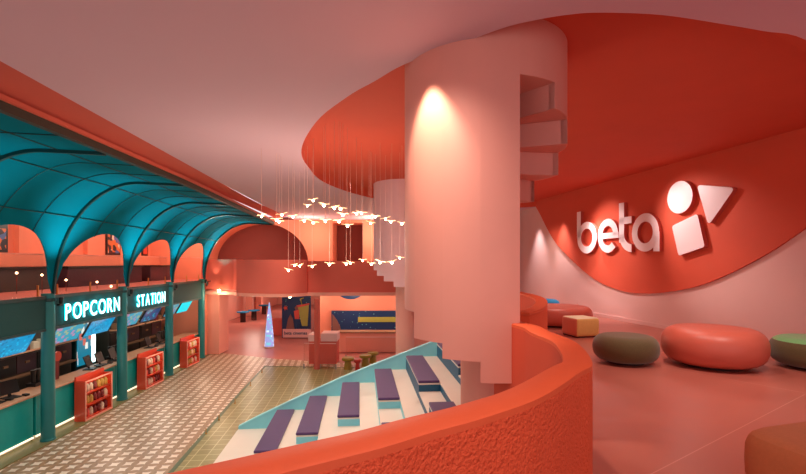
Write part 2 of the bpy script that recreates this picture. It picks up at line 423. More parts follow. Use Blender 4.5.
# red painted drop of the ceiling disc, a thin raised panel on the wall
red_px = [(533, 200), (541, 214), (548, 228), (557, 243), (574, 261), (597, 280), (624, 291), (651, 293.5), (682, 290), (709, 283), (742.6, 268), (776, 249.5), (806, 229)]
R = [onwall(a, b) for a, b in red_px]
q = R[-1]; d = (R[-1]-R[-2]).normalized()
R = spline(R+[q+d*.9+Vector((0, 0, -.02)), q+d*1.9+Vector((0, 0, .12)), q+d*2.8+Vector((0, 0, .5))], 4)
R += [Vector((wallX(3.0), 3.0, ZR)), Vector((R[0].x, R[0].y, ZR))]
mb = MB(); mb.slab([p+nW*.001 for p in R], nW*.05); struct(mb.build('wall_right_red_panel', M['red']))
# skirting
mb = MB(); mb.obox(Vector((wallX(0), 0, 0))+nW*.0, dW, 20, .03, ZU, ZU+.1); struct(mb.build('baseboard_right', M['pinkwall']))
mb = MB(); mb.box(2.0, 6, 20.4, 20.7, ZU-.3, ZC); struct(mb.build('wall_back_right', M['pinkwall']))

# back wall with arch above the coral band (Y = 24)
YB = 24.0
def archwall():
    L, Rr = -14.0, 3.0; z0, z1 = 3.2, ZC
    cx = (256.5-403)/F*YB; rx = 51.5/F*YB; zc = EYE+(262-262)/F*YB; rz = 40/F*YB
    n = 24; arc = [(cx+rx*math.cos(PI-PI*i/n), zc+rz*math.sin(PI*i/n)) for i in range(n+1)]
    return L, Rr, z0, z1, cx, rx, zc, rz, arc
L_, R_, z0_, z1_, cx_, rx_, zc_, rz_, arc_ = archwall()
xo0, xo1 = (332.5-403)/F*YB, (363-403)/F*YB
loop = [(L_, z0_), (arc_[0][0], z0_)]+arc_+[(arc_[-1][0], z0_), (xo0, z0_), (xo0, 6.55), (xo1, 6.55), (xo1, z0_), (R_, z0_), (R_, z1_), (L_, z1_)]
mb = MB(); mb.slab([(x, YB, z) for x, z in loop], (0, 1.6, 0)); struct(mb.build('wall_back', M['orange'], smooth=False))
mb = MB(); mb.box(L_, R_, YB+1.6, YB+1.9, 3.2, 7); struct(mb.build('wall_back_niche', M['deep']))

# ------------------------------------------------------------------ gallery above the shops
mb = MB(); mb.box(-18, -9.45, -3, 24, 3.35, 3.6); struct(mb.build('floor_gallery', M['coralfl']))
gx = -13.2
mb = MB(); mb.box(gx-.3, gx, -3, 26, 3.6, 8)
for y in (15.6, 19.0, 22.3): mb.box(gx, gx+.18, y, y+.55, 3.6, 8)
mb.box(gx, gx+.5, 4, 24, 4.35, 4.8)
struct(mb.build('wall_left', M['orange']))
mb = MB(); mb.box(gx-.3, -8.9, -3, 24.2, 7.0, 7.15); struct(mb.build('ceiling_gallery', M['orange']))
for i, (y0, y1, lab) in enumerate(((13.5, 15.3, 'dark framed film poster at the left edge above the gallery'), (17.35, 18.18, 'dark framed film poster half hidden by the first teal arch'), (20.4, 21.4, 'dark framed film poster seen through the second teal arch'), (23.2, 23.7, 'small dark red framed picture through the fourth teal arch'))):
    t = thing('film_poster', lab, 'poster', (gx+.02, y0, 4.85), None)
    MB().box(gx, gx+.06, y0, y1, 4.82, 6.0).build('frame', M['black'], t)
    MB().box(gx+.06, gx+.07, y0+.08, y1-.08, 4.9, 5.92).build('print', M['print'] if i < 3 else M['redp'], t)
for i, (y0, y1) in enumerate(((8, 15.4), (16.2, 20.8), (21.5, 23.4))):
    t = thing('gallery_counter', ['long dark counter with display behind the leftmost arch', 'long dark violet counter behind the middle arch', 'short dark violet counter behind the fourth arch'][i], 'counter', (gx+1, y0, 3.6))
    MB().box(gx+.6, gx+1.4, y0, y1, 3.6, 4.28).build('body', M['dark2'] if i else M['dark'], t, bevel=.02)
    MB().box(gx+.55, gx+1.45, y0-.05, y1+.05, 4.28, 4.34).build('worktop', M['black'], t)
for i, (px, py, Y) in enumerate(((16.6, 273, 13.0), (42, 275, 13.2), (66, 280, 14.2), (97, 282, 15.5), (111, 286.5, 15.2))):
    p = W(px, py, Y); p.z = max(p.z, 3.7)
    lg = MB().lathe([(.005, -.035), (.025, -.022), (.035, 0), (.025, .022), (.005, .035)], p, 12).build('glow_speck', M['globe'], smooth=True)  # bright gallery speck built as a small emissive ball
    tag(lg, 'small glowing speck in the gallery, %s' % ['leftmost of five', 'just left of the first teal column', 'first right of the first teal column', 'in the middle of the second arch', 'nearest the second teal column'][i], 'lamp')
    MB().cyl((p.x, p.y), .008, 3.6, p.z-.03, 8).build('stem', M['deep'], lg)

# ------------------------------------------------------------------ teal arcade
cols = [(-8.60, 4.9), (-8.74, 8.2), (-8.92, 11.56), (-9.13, 14.95), (-9.25, 18.2), (-9.42, 21.5)]
def colX(Y): return -8.92-(Y-11.56)*.05
def ztop(Y): return 6.52-max(0, Y-11.5)*.018
def vault(Y, a):
    """a 0..1 from spring to beam"""
    xs = colX(Y)+.12; zt = ztop(Y); xb = beamX(Y); rx = 2.15; zs = 3.7
    La = .72
    if a < La:
        th = a/La*PI/2; return Vector((xs+rx*(1-math.cos(th)), Y, zs+(zt-zs)*math.sin(th)))
    k = (a-La)/(1-La); x1 = xs+rx
    return Vector((x1+(xb-x1)*k, Y, zt-.06*k))
can = thing('arched_canopy', 'teal vaulted canopy with dark ribs arching over the shop counters', 'canopy', (-8.5, 12, 3.7))
vb = MB()
NA = 40
bays = [(cols[i][1], cols[i+1][1]) for i in range(5)]
for bi, (ya, yb) in enumerate(bays):
    NY = 24; grid = []
    for j in range(NY+1):
        y = ya+(yb-ya)*j/NY; k = (y-(ya+yb)/2)/((yb-ya)/2*.93)
        hcut = 3.7+1.60*math.sqrt(max(0, 1-k*k))**.9 if abs(k) < 1 else 3.7
        zt = ztop(y); s0 = math.asin(min(1, (hcut-3.7)/(zt-3.7)))/(PI/2)*.72
        grid.append([vault(y, s0+(1-s0)*i/NA) for i in range(NA+1)])
    vs = [p for r in grid for p in r]+[p+Vector((-.05, 0, .05)) for r in grid for p in r]
    off = (NY+1)*(NA+1); fs = []
    for j in range(NY):
        for i in range(NA):
            q = j*(NA+1)+i; fs.append((q, q+1, q+NA+2, q+NA+1)); fs.append((off+q, off+q+NA+1, off+q+NA+2, off+q+1))
        q = j*(NA+1); fs.append((q, q+NA+1, off+q+NA+1, off+q))
    vb.add(vs, fs)
vb.build('vault', M['teal'], can, smooth=True)
for i, (x, y) in enumerate(cols):
    rb = MB()
    for dy in (-.03,):
        P = [vault(y, k/36) for k in range(37)]
        vs = []
        for k, p in enumerate(P):
            t = P[min(k+1, 36)]-P[max(k-1, 0)]; t.normalize(); nn = Vector((t.z, 0, -t.x))
            for w, h in ((0, .02), (.06, .02), (.06, -.06), (0, -.06)): vs.append(p+Vector((0, dy+w, 0))+nn*-h)
        fs = [(k*4+c, k*4+(c+1) % 4, k*4+4+(c+1) % 4, k*4+4+c) for k in range(36) for c in range(4)]+[(0, 1, 2, 3), (147, 146, 145, 144)]
        rb.add(vs, fs)
    rb.build('rib', M['tealdk'], can)
sm = MB()
for a in (.345, .58, .80):
    sm.tube([vault(4.9+k*.55, a)+Vector((.01, 0, -.01)) for k in range(31)], .009, 4)
for ya, yb in bays:
    for fr in (1/3, 2/3):
        y = ya+(yb-ya)*fr; k_ = (y-(ya+yb)/2)/((yb-ya)/2*.93); hc = 3.7+1.60*math.sqrt(1-k_*k_)**.9; s_ = math.asin((hc-3.7)/(ztop(y)-3.7))/(PI/2)*.72
        sm.tube([vault(y, s_+k/20*(1-s_))+Vector((.01, 0, -.01)) for k in range(21)], .009, 4)
sm.build('seam', M['tealdk'], can)
bp = [(beamX(y), y, 0) for y in [3+i*.8 for i in range(24)]]
bp = [(x, y, ztop(y)-.08) for x, y, _ in bp]
MB().sweep(bp, [(.0, -.02), (-.1, -.02), (-.1, .1), (0, .1)]).build('fascia_beam', M['beamdk'], can)
MB().sweep(bp, [(.05, .1), (-.14, .1), (-.14, .17), (.05, .17)]).build('beam_flange', M['beamor'], can)

# columns with small fixtures
proto_post = None
plab = [None, None, 'teal round column nearest the left, before the word POPCORN', 'teal round column between the two lit words', 'teal round column right after the word STATION', 'teal round column at the far end of the counters']
for i, (x, y) in enumerate(cols):
    if i < 2: continue
    t = thing('arcade_column', plab[i], 'column', (x, y, .03))
    MB().lathe([(.165, 0), (.165, .04), (.15, .05), (.145, 3.68)], (x, y, .03), 20).build('shaft', M['tealpost'], t, smooth=True)
    MB().lathe([(.15, 3.48), (.165, 3.5), (.165, 3.54), (.15, 3.56)], (x, y, .03), 20).build('collar', M['tealdk'], t, smooth=True)
    l = thing('bracket_spotlight', ['', '', 'small black uplight on the nearest teal column', 'small uplight on the teal column between the two lit words', 'small uplight on the teal column after STATION', 'small uplight on the farthest teal column'][i], 'spotlight', (x+.16, y+.18, 3.45))
    MB().box(x+.13, x+.2, y+.12, y+.24, 3.38, 3.44).build('bracket', M['black'], l)
    MB().lathe([(.035, 0), (.05, .03), (.05, .15), (.04, .16)], (x+.2, y+.18, 3.44), 12).build('lamp_head', M['black'], l, smooth=True)
    L = bpy.data.lights.new('uplight', 'SPOT'); L.energy = 240; L.color = (.05, .95, 1); L.spot_size = math.radians(80); L.spot_blend = 1; L.shadow_soft_size = .06
    lo = bpy.data.objects.new('uplight', L); COL.objects.link(lo); lo.location = (x+.75, y-.15, 3.75)
    lo.rotation_euler = Vector((.12, 0, 1)).to_track_quat('-Z', 'Y').to_euler()
for (x, y) in cols[:2]:
    L = bpy.data.lights.new('uplight', 'SPOT'); L.energy = 150; L.color = (.05, .95, 1); L.spot_size = math.radians(80); L.spot_blend = 1
    lo = bpy.data.objects.new('uplight', L); COL.objects.link(lo); lo.location = (x+.75, y-.15, 3.75)
    lo.rotation_euler = Vector((.12, 0, 1)).to_track_quat('-Z', 'Y').to_euler()

# sign boards, one per bay
dH = Vector((-.05, 1, 0)).normalized(); nH = Vector((1, .05, 0)).normalized()
bd = [(8.35, 11.41, 'blank teal fascia board at the left edge of the arcade'), (11.71, 14.8, 'teal fascia board with glowing word POPCORN'), (15.1, 18.05, 'teal fascia board with glowing word STATION'), (18.35, 21.35, 'blank teal fascia board right of the word STATION')]
for i, (ya, yb, lab) in enumerate(bd):
    t = thing('sign_board', lab, 'sign', (colX(ya), ya, 2.8))
    p = Vector((colX(ya)+.05, ya, 0)); L = (yb-ya)
    MB().obox(p, dH, L, .12, 2.8, 3.64).build('panel', M['board'], t)
    fr = MB(); fr.obox(p+nH*.02, dH, L, .05, 3.58, 3.66); fr.obox(p+nH*.02, dH, L, .05, 2.78, 2.84); fr.build('moulding', M['tealdk'], t)
    word = {1: 'POPCORN', 2: 'STATION'}.get(i)
    if word:
        size = .61 if i == 1 else .57; u0, u1 = (.30, L-.28) if i == 1 else (.46, L-.46)
        bx = Matrix(((dH.x, 0, nH.x, 0), (dH.y, 0, nH.y, 0), (0, 1, 0, 0), (0, 0, 0, 1)))
        ob = []
        for c in word:
            q = text_mesh('letter', c, size, [M['sign'], M['signside']], t, Matrix.Identity(4), .012, .006)
            xs = [v.co.x for v in q.data.vertices]; ob.append((q, min(xs)+wloc(t).x, max(xs)+wloc(t).x))
        off0 = wloc(t)
        tot = sum(b_-a_ for _, a_, b_ in ob); gap = .075; k = (u1-u0-gap*(len(word)-1))/tot; u = u0
        for q, a_, b_ in ob:
            o = p+dH*u+nH*.07+Vector((0, 0, 2.98))
            q.data.transform(Matrix.Translation(o-off0) @ bx @ Matrix.Diagonal((k, 1, 1, 1)) @ Matrix.Translation(Vector((-a_, 0, 0))+off0))
            u += (b_-a_)*k+gap
    # glass balustrade on top
    g = thing('glass_balustrade', ['clear glass balustrade above the blank left fascia', 'clear glass balustrade above the word POPCORN', 'clear glass balustrade above the word STATION', 'clear glass balustrade above the far blank fascia'][i], 'balustrade', (colX(ya), ya, 3.66))
    MB().obox(p-nH*.06, dH, L, .012, 3.66, 4.68).build('pane', M['glass'], g)
    MB().obox(p-nH*.045, dH, L, .03, 4.68, 4.7).build('top_rail', M['pier'], g)
    for fr_ in (.06, .5, .94):
        MB().obox(p-nH*.03+dH*(L*fr_-.02), dH, .025, .04, 3.66, 3.93).build('clamp_post', M['brass'], g)

# ------------------------------------------------------------------ shop counters
bays4 = [(5.0, 11.35), (11.7, 14.8), (15.1, 18.05), (18.35, 21.35)]
clab = ['teal shop counter at the left edge, under the big menu screen', 'teal shop counter under the word POPCORN', 'teal shop counter under the word STATION', 'teal shop counter nearest the orange pier']
def ctrX(Y): return -9.2-(Y-10.5)*.034
wt = MB(); wt.sweep([(ctrX(y)+.06, y, 1.14) for y in (3, 8, 12, 16, 20, 21.6)], [(0, 0), (.72, 0), (.72, .05), (0, .05)])
tag(wt.build('worktop', M['worktop'], bevel=.01), 'long pale wood worktop running along all the teal shop counters', 'worktop')
for i, (ya, yb) in enumerate(bays4):
    t = thing('shop_counter', clab[i], 'counter', (ctrX(ya), ya, 0))
    ya -= .13; yb += .13
    P = [(ctrX(ya), ya), (ctrX(yb), yb), (ctrX(yb)-.6, yb), (ctrX(ya)-.6, ya)]
    MB().prism(P, .14, 1.14).build('body', M['tealctr'], t)
    MB().prism([(x-.06, y) for x, y in P], .0, .14).build('plinth', M['white'], t)
    MB().sweep([(ctrX(y)+.0, y, .1) for y in (ya, yb)], [(-.02, 0), (.01, 0), (.01, .03), (-.02, .03)]).build('light_strip', M['led'], t)
# shop rear: back wall, cabinets
mb = MB(); mb.box(-12.2, -11.9, 3, 22.3, 0, 3.35); struct(mb.build('wall_shop_back', M['tealctr']))
mb = MB(); mb.box(-18, -9.45, 3, 22.3, 2.95, 3.1); struct(mb.build('ceiling_shop', M['dark']))
mb = MB(); mb.box(-12.2, -9.5, 22.0, 22.3, 0, 2.94); struct(mb.build('wall_shop_end', M['orange']))
cabs = [(5.2, 9.2, 'tall dark back cabinet at the far left of the shop'), (9.3, 12.4, 'tall dark back cabinet below the big cyan menu screen'), (12.6, 15.6, 'tall dark back cabinet behind the dark cup racks'), (17.6, 19.6, 'tall dark back cabinet under the violet menu screen'), (19.7, 21.4, 'tall dark back cabinet beside the orange end wall')]
for ya, yb, lab in cabs:
    t = thing('back_cabinet', lab, 'cabinet', (-11.6, ya, 0))
    MB().box(-11.9, -11.25, ya, yb, 0, 2.6).build('carcass', M['dark'], t, bevel=.01)
    n = max(2, int((yb-ya)/.75)); w = (yb-ya)/n
    for k in range(n):
        d = MB().box(-11.25, -11.22, ya+k*w+.03, ya+(k+1)*w-.03, 1.25, 1.75).build('door', M['dark2'] if k % 2 else M['black'], t)
        MB().box(-11.22, -11.19, ya+k*w+w*.4, ya+k*w+w*.6, 1.5, 1.56).build('handle', M['brown'], d)
    MB().box(-11.25, -11.0, ya+.02, yb-.02, 1.85, 1.9).build('shelf', M['worktop'], t)
    MB().box(-11.25, -11.05, ya+.02, yb-.02, 1.15, 1.2).build('shelf', M['brown'], t)
    for k in range(int((yb-ya)/.35)):
        bx = MB().box(-11.22, -11.02, ya+.08+k*.35, ya+.3+k*.35, 1.9, 2.08+.08*random.random()).build('carton', random.choice([M['brown'], M['pack3'], M['dark'], M['pack4']]), None, bevel=.005)
        tag(bx, 'small snack carton on a back cabinet shelf', 'carton', 'cartons on the back shelves')
# lit fridge
t = thing('lit_drinks_fridge', 'tall illuminated drinks cabinet with white glowing edge behind the counter', 'fridge', (-11.3, 16.0, 0))
MB().box(-11.85, -11.2, 15.75, 16.75, 0, 2.75).build('body', M['tealdk'], t, bevel=.02)
MB().box(-11.2, -11.17, 15.8, 16.5, .9, 2.7).build('door', M['scrD'], t)
MB().box(-11.2, -11.15, 16.54, 16.68, .9, 2.7).build('edge_light', M['fridge'], t)

# menu screens
scr = [(9.75, 11.3, 'scrA', 'large cyan hanging menu screen at the left edge'), (12.0, 13.2, 'scrB', 'hanging menu screen with pink pictures below the letters POP'), (13.45, 14.7, 'scrA', 'blue hanging menu screen below the letters CORN'),
       (15.3, 16.4, 'scrB', 'hanging menu screen with pink pictures below the letters STA'), (16.65, 17.8, 'scrC', 'dark blue and violet hanging menu screen below the letters ION'), (18.45, 19.4, 'scrB', 'hanging menu screen with pink pictures right of STATION'), (19.6, 20.7, 'cyan', 'plain bright cyan hanging menu screen nearest the end wall')]
for ya, yb, mm, lab in scr:
    t = thing('menu_screen', lab, 'screen', (colX(ya)-.3, ya, 2.3))
    P = [Vector((colX(ya)-.08, ya, 2.78)), Vector((colX(yb)-.08, yb, 2.78)), Vector((colX(yb)-.36, yb, 2.3)), Vector((colX(ya)-.36, ya, 2.3))]
    nn = (P[1]-P[0]).cross(P[3]-P[0]).normalized()
    if nn.x < 0: nn = -nn
    MB().slab(P, -nn*.05).build('housing', M['black'], t)
    c = sum(P, Vector())/4
    MB().slab([c+(q-c)*.955+nn*.002 for q in P], nn*.006).build('display', M[mm], t)
    for k in (.25, .75):
        q = P[0].lerp(P[1], k); MB().box(q.x-.14, q.x-.1, q.y-.02, q.y+.02, 2.7, 2.95).build('hanger', M['black'], t)

# payment terminals
def terminal():
    t = thing('payment_terminal', 'x', 'terminal')
    MB().box(-.16, .14, -.16, .16, 0, .03).build('base', M['black'], t, bevel=.01)
    MB().slab([(-.05, -.03, .03), (-.02, -.03, .03), (-.10, -.03, .22), (-.13, -.03, .22)], (0, .06, 0)).build('stand', M['black'], t)
    MB().slab([(-.02, -.2, .1), (.0, -.2, .11), (-.12, -.2, .42), (-.14, -.2, .41)], (0, .4, 0)).build('monitor', M['black'], t, bevel=.006)
    MB().box(.06, .2, .2, .3, 0, .05).build('card_reader', M['black'], t, bevel=.01)
    return t
tm = terminal()
spots = [(9.6, .2, 'black payment terminal at the far left end of the worktop'), (10.75, .1, 'black payment terminal left of the nearest teal column'), (11.2, -.3, 'black payment terminal directly beside the nearest teal column'), (14.2, .2, 'black payment terminal right of the first snack rack'), (14.75, .1, 'black payment terminal left of the second teal column'),
         (15.45, .1, 'black payment terminal right of the second teal column'), (17.75, .1, 'black payment terminal left of the third teal column'), (18.6, .2, 'black payment terminal between third teal column and last snack rack')]
for i, (y, rz, lab) in enumerate(spots):
    loc = (ctrX(y)-.32, y, 1.19)
    if i == 0: tm.location = loc; tm.rotation_euler = (0, 0, rz); tm['label'] = lab; tm['group'] = 'payment terminals on the worktop'
    else: dup(tm, loc, rz, lab)
# cup dispensers with round emblem
for i, y in enumerate((12.95, 16.35, 19.7)):
    x = ctrX(y)-.56
    t = thing('drinks_dispenser', ['dark drinks dispenser with round red emblem behind the first snack rack', 'dark drinks dispenser with round emblem behind the second snack rack', 'dark drinks dispenser with round emblem behind the last snack rack'][i], 'dispenser', (x, y, 1.19))
    MB().box(x-.12, x+.1, y-.1, y+.1, 1.19, 1.75).build('tower', M['pack4'] if i == 0 else M['black'], t, bevel=.02)
    MB().slab([(x+.1, y+.14*math.cos(k*PI/8), 1.85+.14*math.sin(k*PI/8)) for k in range(16)], (.03, 0, 0)).build('emblem', M['redp'] if i == 0 else M['navy'], t)
    MB().box(x-.14, x+.12, y-.78, y-.16, 1.19, 1.28).build('tray', M['black'], t, bevel=.01)
    for k in range(4):
        q = y-.7+k*.15
        MB().lathe([(.045, 0), (.065, .32), (.07, .34)], (x, q, 1.28), 12).build('cup_tube', M['black'], t, smooth=True)
    
# snack racks
def rack():
    t = thing('snack_rack', 'x', 'rack')
    w = 1.2; d = .3; h = 1.12
    MB().box(0, d, 0, .03, 0, h).build('side_panel', M['rack'], t); MB().box(0, d, w-.03, w, 0, h).build('side_panel', M['rack'], t)
    MB().box(0, .02, .03, w-.03, 0, h).build('back_panel', M['rack'], t)
    for z in (.04, .40, .74): MB().box(.02, d-.01, .03, w-.03, z, z+.025).build('shelf', M['rack'], t)
    MB().box(0, .05, .0, w, h, h+.12).build('header', M['rack'], t)
    for z in (.17, .52, .86): MB().box(d-.015, d, .03, w-.03, z-.1, z+.0).build('lip', M['glass'], t)
    fr = MB(); fr.box(d-.01, d+.012, 0, .04, 0, h); fr.box(d-.01, d+.012, w-.04, w, 0, h); fr.box(d-.01, d+.012, 0, w, h-.04, h); fr.box(d-.01, d+.012, 0, w, 0, .04); fr.build('front_frame', M['pier'], t)
    return t
rk = rack(); cnt = 0
pm = [M['pack1'], M['pack2'], M['pack3'], M['pack4']]
pk = {}
for ri, y in enumerate((12.88, 16.1, 19.42)):
    loc = (ctrX(y)+.08, y, .03)
    lab = ['red open snack rack against the counter under POPCORN, nearest one', 'red open snack rack under the word STATION, middle one', 'red open snack rack at the far end by the orange pier'][ri]
    if ri == 0: rk.location = loc; rk['label'] = lab; rk['group'] = 'red snack racks along the counter'
    else: dup(rk, loc, 0, lab)
    for zi, z in enumerate((.065, .425, .765)):
        for k in range(7):
            mi = random.randrange(4)
            if mi not in pk:
                pk[mi] = tag(MB().lathe([(.052, 0), (.058, .02), (.058, .16), (.04, .19), (.03, .22)], (0, 0, 0), 12, power=4).build('snack_pack', pm[mi], smooth=True),
                   'x', 'snack')
                o = pk[mi]
            else: o = pk[mi].copy(); COL.objects.link(o)
            o.location = (loc[0]+.16, y+.12+k*.16, .03+z+.001); o.rotation_euler = (0, 0, random.random())
            o['label'] = '%s snack pack standing in the %s red rack, %s shelf' % (['red', 'gold', 'cream', 'maroon'][mi], ['nearest', 'middle', 'farthest'][ri], ['bottom', 'middle', 'top'][zi])
            o['group'] = '%s snack packs on the %s shelf of the %s rack' % (['red', 'gold', 'cream', 'maroon'][mi], ['bottom', 'middle', 'top'][zi], ['nearest', 'middle', 'farthest'][ri])
    lt = bpy.data.lights.new('rack_light', 'POINT'); lt.energy = 9; lt.color = (1, .6, .4); lt.shadow_soft_size = .15
    lo = bpy.data.objects.new('rack_light', lt); COL.objects.link(lo); lo.location = (loc[0]+.75, y+.6, 1.1)

# ------------------------------------------------------------------ spiral stairs
def spiral(label, cx, cy, R, core, th0, cuts, zs, ztp, core_z0, m_skin, m_core, nstep_thick=.5):
    """cuts: list of angles (deg, increasing) and zs: bottom height of every segment between them"""
    t = thing('spiral_staircase', label, 'staircase', (cx, cy, core_z0))
    sk = MB(); th = .07
    seg = len(cuts)-1
    vs = []; fs = []
    for k in range(seg):
        a0, a1 = cuts[k], cuts[k+1]; n = max(2, int((a1-a0)/4)); o = len(vs)
        for j in range(n+1):
            a = math.radians(a0+(a1-a0)*j/n)
            for r in (R, R-th):
                for z in (zs[k], ztp): vs.append((cx+r*math.cos(a), cy+r*math.sin(a), z))
        for j in range(n):
            q = o+j*4
            fs += [(q, q+4, q+5, q+1), (q+2, q+3, q+7, q+6), (q, q+2, q+6, q+4), (q+1, q+5, q+7, q+3)]
        fs.append((o, o+1, o+3, o+2)); q = o+n*4; fs.append((q, q+2, q+3, q+1))
    sk.add(vs, fs).build('drum_wall', m_skin, t, smooth=True)
    for k in range(seg):
        a0, a1 = math.radians(cuts[k]), math.radians(cuts[k+1]); n = 6
        r0, r1 = core*.9, R-.004
        pl = [(cx+r1*math.cos(a0+(a1-a0)*j/n), cy+r1*math.sin(a0+(a1-a0)*j/n)) for j in range(n+1)]+[(cx+r0*math.cos(a1-(a1-a0)*j/3), cy+r0*math.sin(a1-(a1-a0)*j/3)) for j in range(4)]
        MB().prism(pl, zs[k]-.002, min(zs[k]+nstep_thick, ztp-.05)).build('step', m_skin, t)
    MB().cyl((cx, cy), core, core_z0, ztp-.02, 32).build('centre_column', m_core, t, smooth=True)
    return t
CX, CY, RR = .95, 5.42, .93
def th_at(u):
    best = min((abs(F*(CX+RR*math.cos(math.radians(a)))/(CY+RR*math.sin(math.radians(a)))-u), a) for a in [190+i*.25 for i in range(420)]); return best[1]
c1, c2, c3, c4 = th_at(11), th_at(39.5), th_at(77.5), th_at(117)
def zpx(a, py): Y = CY+RR*math.sin(math.radians(a)); return EYE+(262-py)/F*Y
zf = [zpx((c1+c2)/2-8, 339), zpx((c2+c3)/2, 360.5), zpx((c3+c4)/2, 383.5)]
start = c4-360
zA = zpx(c1-8, 309)
ztop_s = zpx(c4, 72)
N = 10
cuts = [start]; zsl = []
c0 = c1
for k in range(N):
    cuts.append(start+(c0-start)*(k+1)/N); zsl.append(ztop_s-.02+(zA-ztop_s)*k/(N-1))
cuts += [c2, c3, c4]; zsl += zf
print('SPIRAL', c1, c2, c3, c4, zf, zA, ztop_s)
spiral('large peach plaster spiral stair drum hanging in the centre, lit from above', CX, CY, RR, .27, 0, cuts, zsl, ZR, .0, M['skin'], M['pier'])
# second spiral farther away
n2 = 18; c_end = 290; cuts2 = [c_end-360+20*k for k in range(n2+1)]; zs2 = [6.3-.158*k for k in range(n2)]
spiral('smaller pale pink spiral stair drum farther back, left of the big one', .06, 14.4, .98, .29, 0, cuts2, zs2, ZR, 0, M['stair2'], M['skin'], .3)

# ------------------------------------------------------------------ bleacher stairs
ang = math.radians(5.3)
eX = Vector((math.cos(ang), math.sin(ang), 0)); eY = Vector((-math.sin(ang), math.cos(ang), 0)); O = Vector((-4.16, 11.6, 0))
def bq(t, l): p = O+eX*t+eY*l; return (p.x, p.y)
bl = thing('seating_stairs', 'white stepped seating stairs with turquoise side wall rising to the right', 'stairs', tuple(O))
tk = [.987+.817*k for k in range(7)]; zk = [.73+.325*k for k in range(7)]
NL = -6.0
def blk(t0, t1, l0, l1, z0, z1, mb=None):
    mb = mb or MB(); return mb.prism([bq(t0, l0), bq(t1, l0), bq(t1, l1), bq(t0, l1)], z0, z1)
blk(0, .987, NL, 0, 0, .28).build('tread', M['cream'], bl)
for k in range(6):
    a, b, z = tk[k], tk[k]+.817, zk[k]; h = a+.44
    # riser/seat body in turquoise with cream tread on top
    body = MB(); blk(a, b, -2.65, 0, 0, z-.03, body); blk(a, b, NL, -4.05, 0, z-.03, body); blk(h, b, -4.05, -2.65, 0, z-.03, body); blk(a, h, -4.05, -2.65, 0, z-.2, body)
    body.build('seat_block', M['blueside'] if k < 4 else M['bluedk'], bl)
    tr = MB(); blk(a, b, -2.65, 0, z-.03, z, tr); blk(a, b, NL, -4.05, z-.03, z, tr); blk(h, b, -4.05, -2.65, z-.03, z, tr); blk(a, h, -4.05, -2.65, z-.2, z-.17, tr)
    tr.build('tread', M['cream'], bl)
blk(tk[6], tk[6]+.3, NL, 0, 0, 2.44).build('seat_block', M['bluedk'], bl)
# near part of upper landing beside the bleacher
sp = [(238.5, 427), (258, 417), (278, 407.4), (300, 397), (341, 378.4), (373, 365.5), (405, 353), (441, 339), (470, 328)]
P = []
for px, py in sp:
    k = (px-403)/F; tt = (k*O.y-O.x)/(eX.x-k*eX.y); q = O+eX*tt; P.append(Vector((q.x, q.y, EYE+(262-py)/F*q.y)))
P2 = [Vector((p.x, p.y, p.z)) for p in P]
MB().slab([Vector((P2[0].x, P2[0].y, 0))]+P2+[Vector((P2[-1].x, P2[-1].y, 0))], eY*.09).build('side_wall', M['blueside'], bl)
cp = MB(); path = [p+eY*.045 for p in P2]
vs = []
for p in path:
    for l, z in ((-.055, -.0), (.055, -.0), (.055, .025), (-.055, .025)): vs.append(p+eY*l+Vector((0, 0, z)))
n = len(path); fs = [(i*4+c, i*4+(c+1) % 4, i*4+4+(c+1) % 4, i*4+4+c) for i in range(n-1) for c in range(4)]+[(0, 1, 2, 3), ((n-1)*4+3, (n-1)*4+2, (n-1)*4+1, (n-1)*4)]
cp.add(vs, fs).build('side_wall_cap', mat('light_turquoise', (.62, .92, .93), .4), bl)
padn = ['lowest', 'second lowest', 'third lowest', 'fourth from the bottom', 'fifth from the bottom', 'highest']
for k in range(6):
    a, z = tk[k], zk[k]
    o = blk(a-.01, a+.43, -2.66, -.1, z+.001, z+.055).build('seat_pad', M['purple'], bevel=.018)
    tag(o, 'long purple seat pad on the %s tier of the far seating block' % padn[k], 'seat pad', 'purple seat pads on the stairs')
    o = blk(a-.01, a+.43, NL+.1, -4.06, z+.001, z+.055).build('seat_pad', M['purple'], bevel=.018)
    tag(o, 'purple seat pad on the %s tier of the near seating block' % padn[k], 'seat pad', 'purple seat pads on the stairs')

# ------------------------------------------------------------------ coral band (upper parapet at the far side)
def bandpt(px, Y): return ((px-403)/F*Y, Y, 0)
bpth = [(-9.6, 21.9, 0), (-8.9, 21.9, 0), (-8.0, 21.7, 0), bandpt(236.5, 21.2)]
t = thing('gallery_parapet', 'coral parapet band at the left under the arch, lit by a spotlight', 'parapet', (-8.5, 21.8, 3.2))
MB().sweep(bpth, [(0, 3.2), (.3, 3.2), (.3, 4.62), (0, 4.62)]).build('panel', M['band'], t, smooth=True)
t = thing('gallery_parapet', 'bulging coral parapet band in front of the big arch', 'parapet', (-6, 20.4, 3.2))
bpth = spline([bandpt(236.5, 21.0), bandpt(255, 20.45), bandpt(275, 20.2), bandpt(293, 20.4), bandpt(307, 21.0)], 6)
bpth_b = bpth; MB().sweep(bpth, [(0, 3.1), (.3, 3.12), (.3, 4.6), (0, 4.6)]).build('panel', M['band'], t, smooth=True)
t = thing('gallery_parapet', 'straight dark coral parapet band left of the pink stair drum', 'parapet', (-2, 21.3, 3.2))
MB().sweep([bandpt(306.5, 21.2), bandpt(340, 21.2), bandpt(440, 21.3)], [(0, 3.1), (.3, 3.1), (.3, 4.55), (0, 4.55)]).build('panel', M['band'], t)
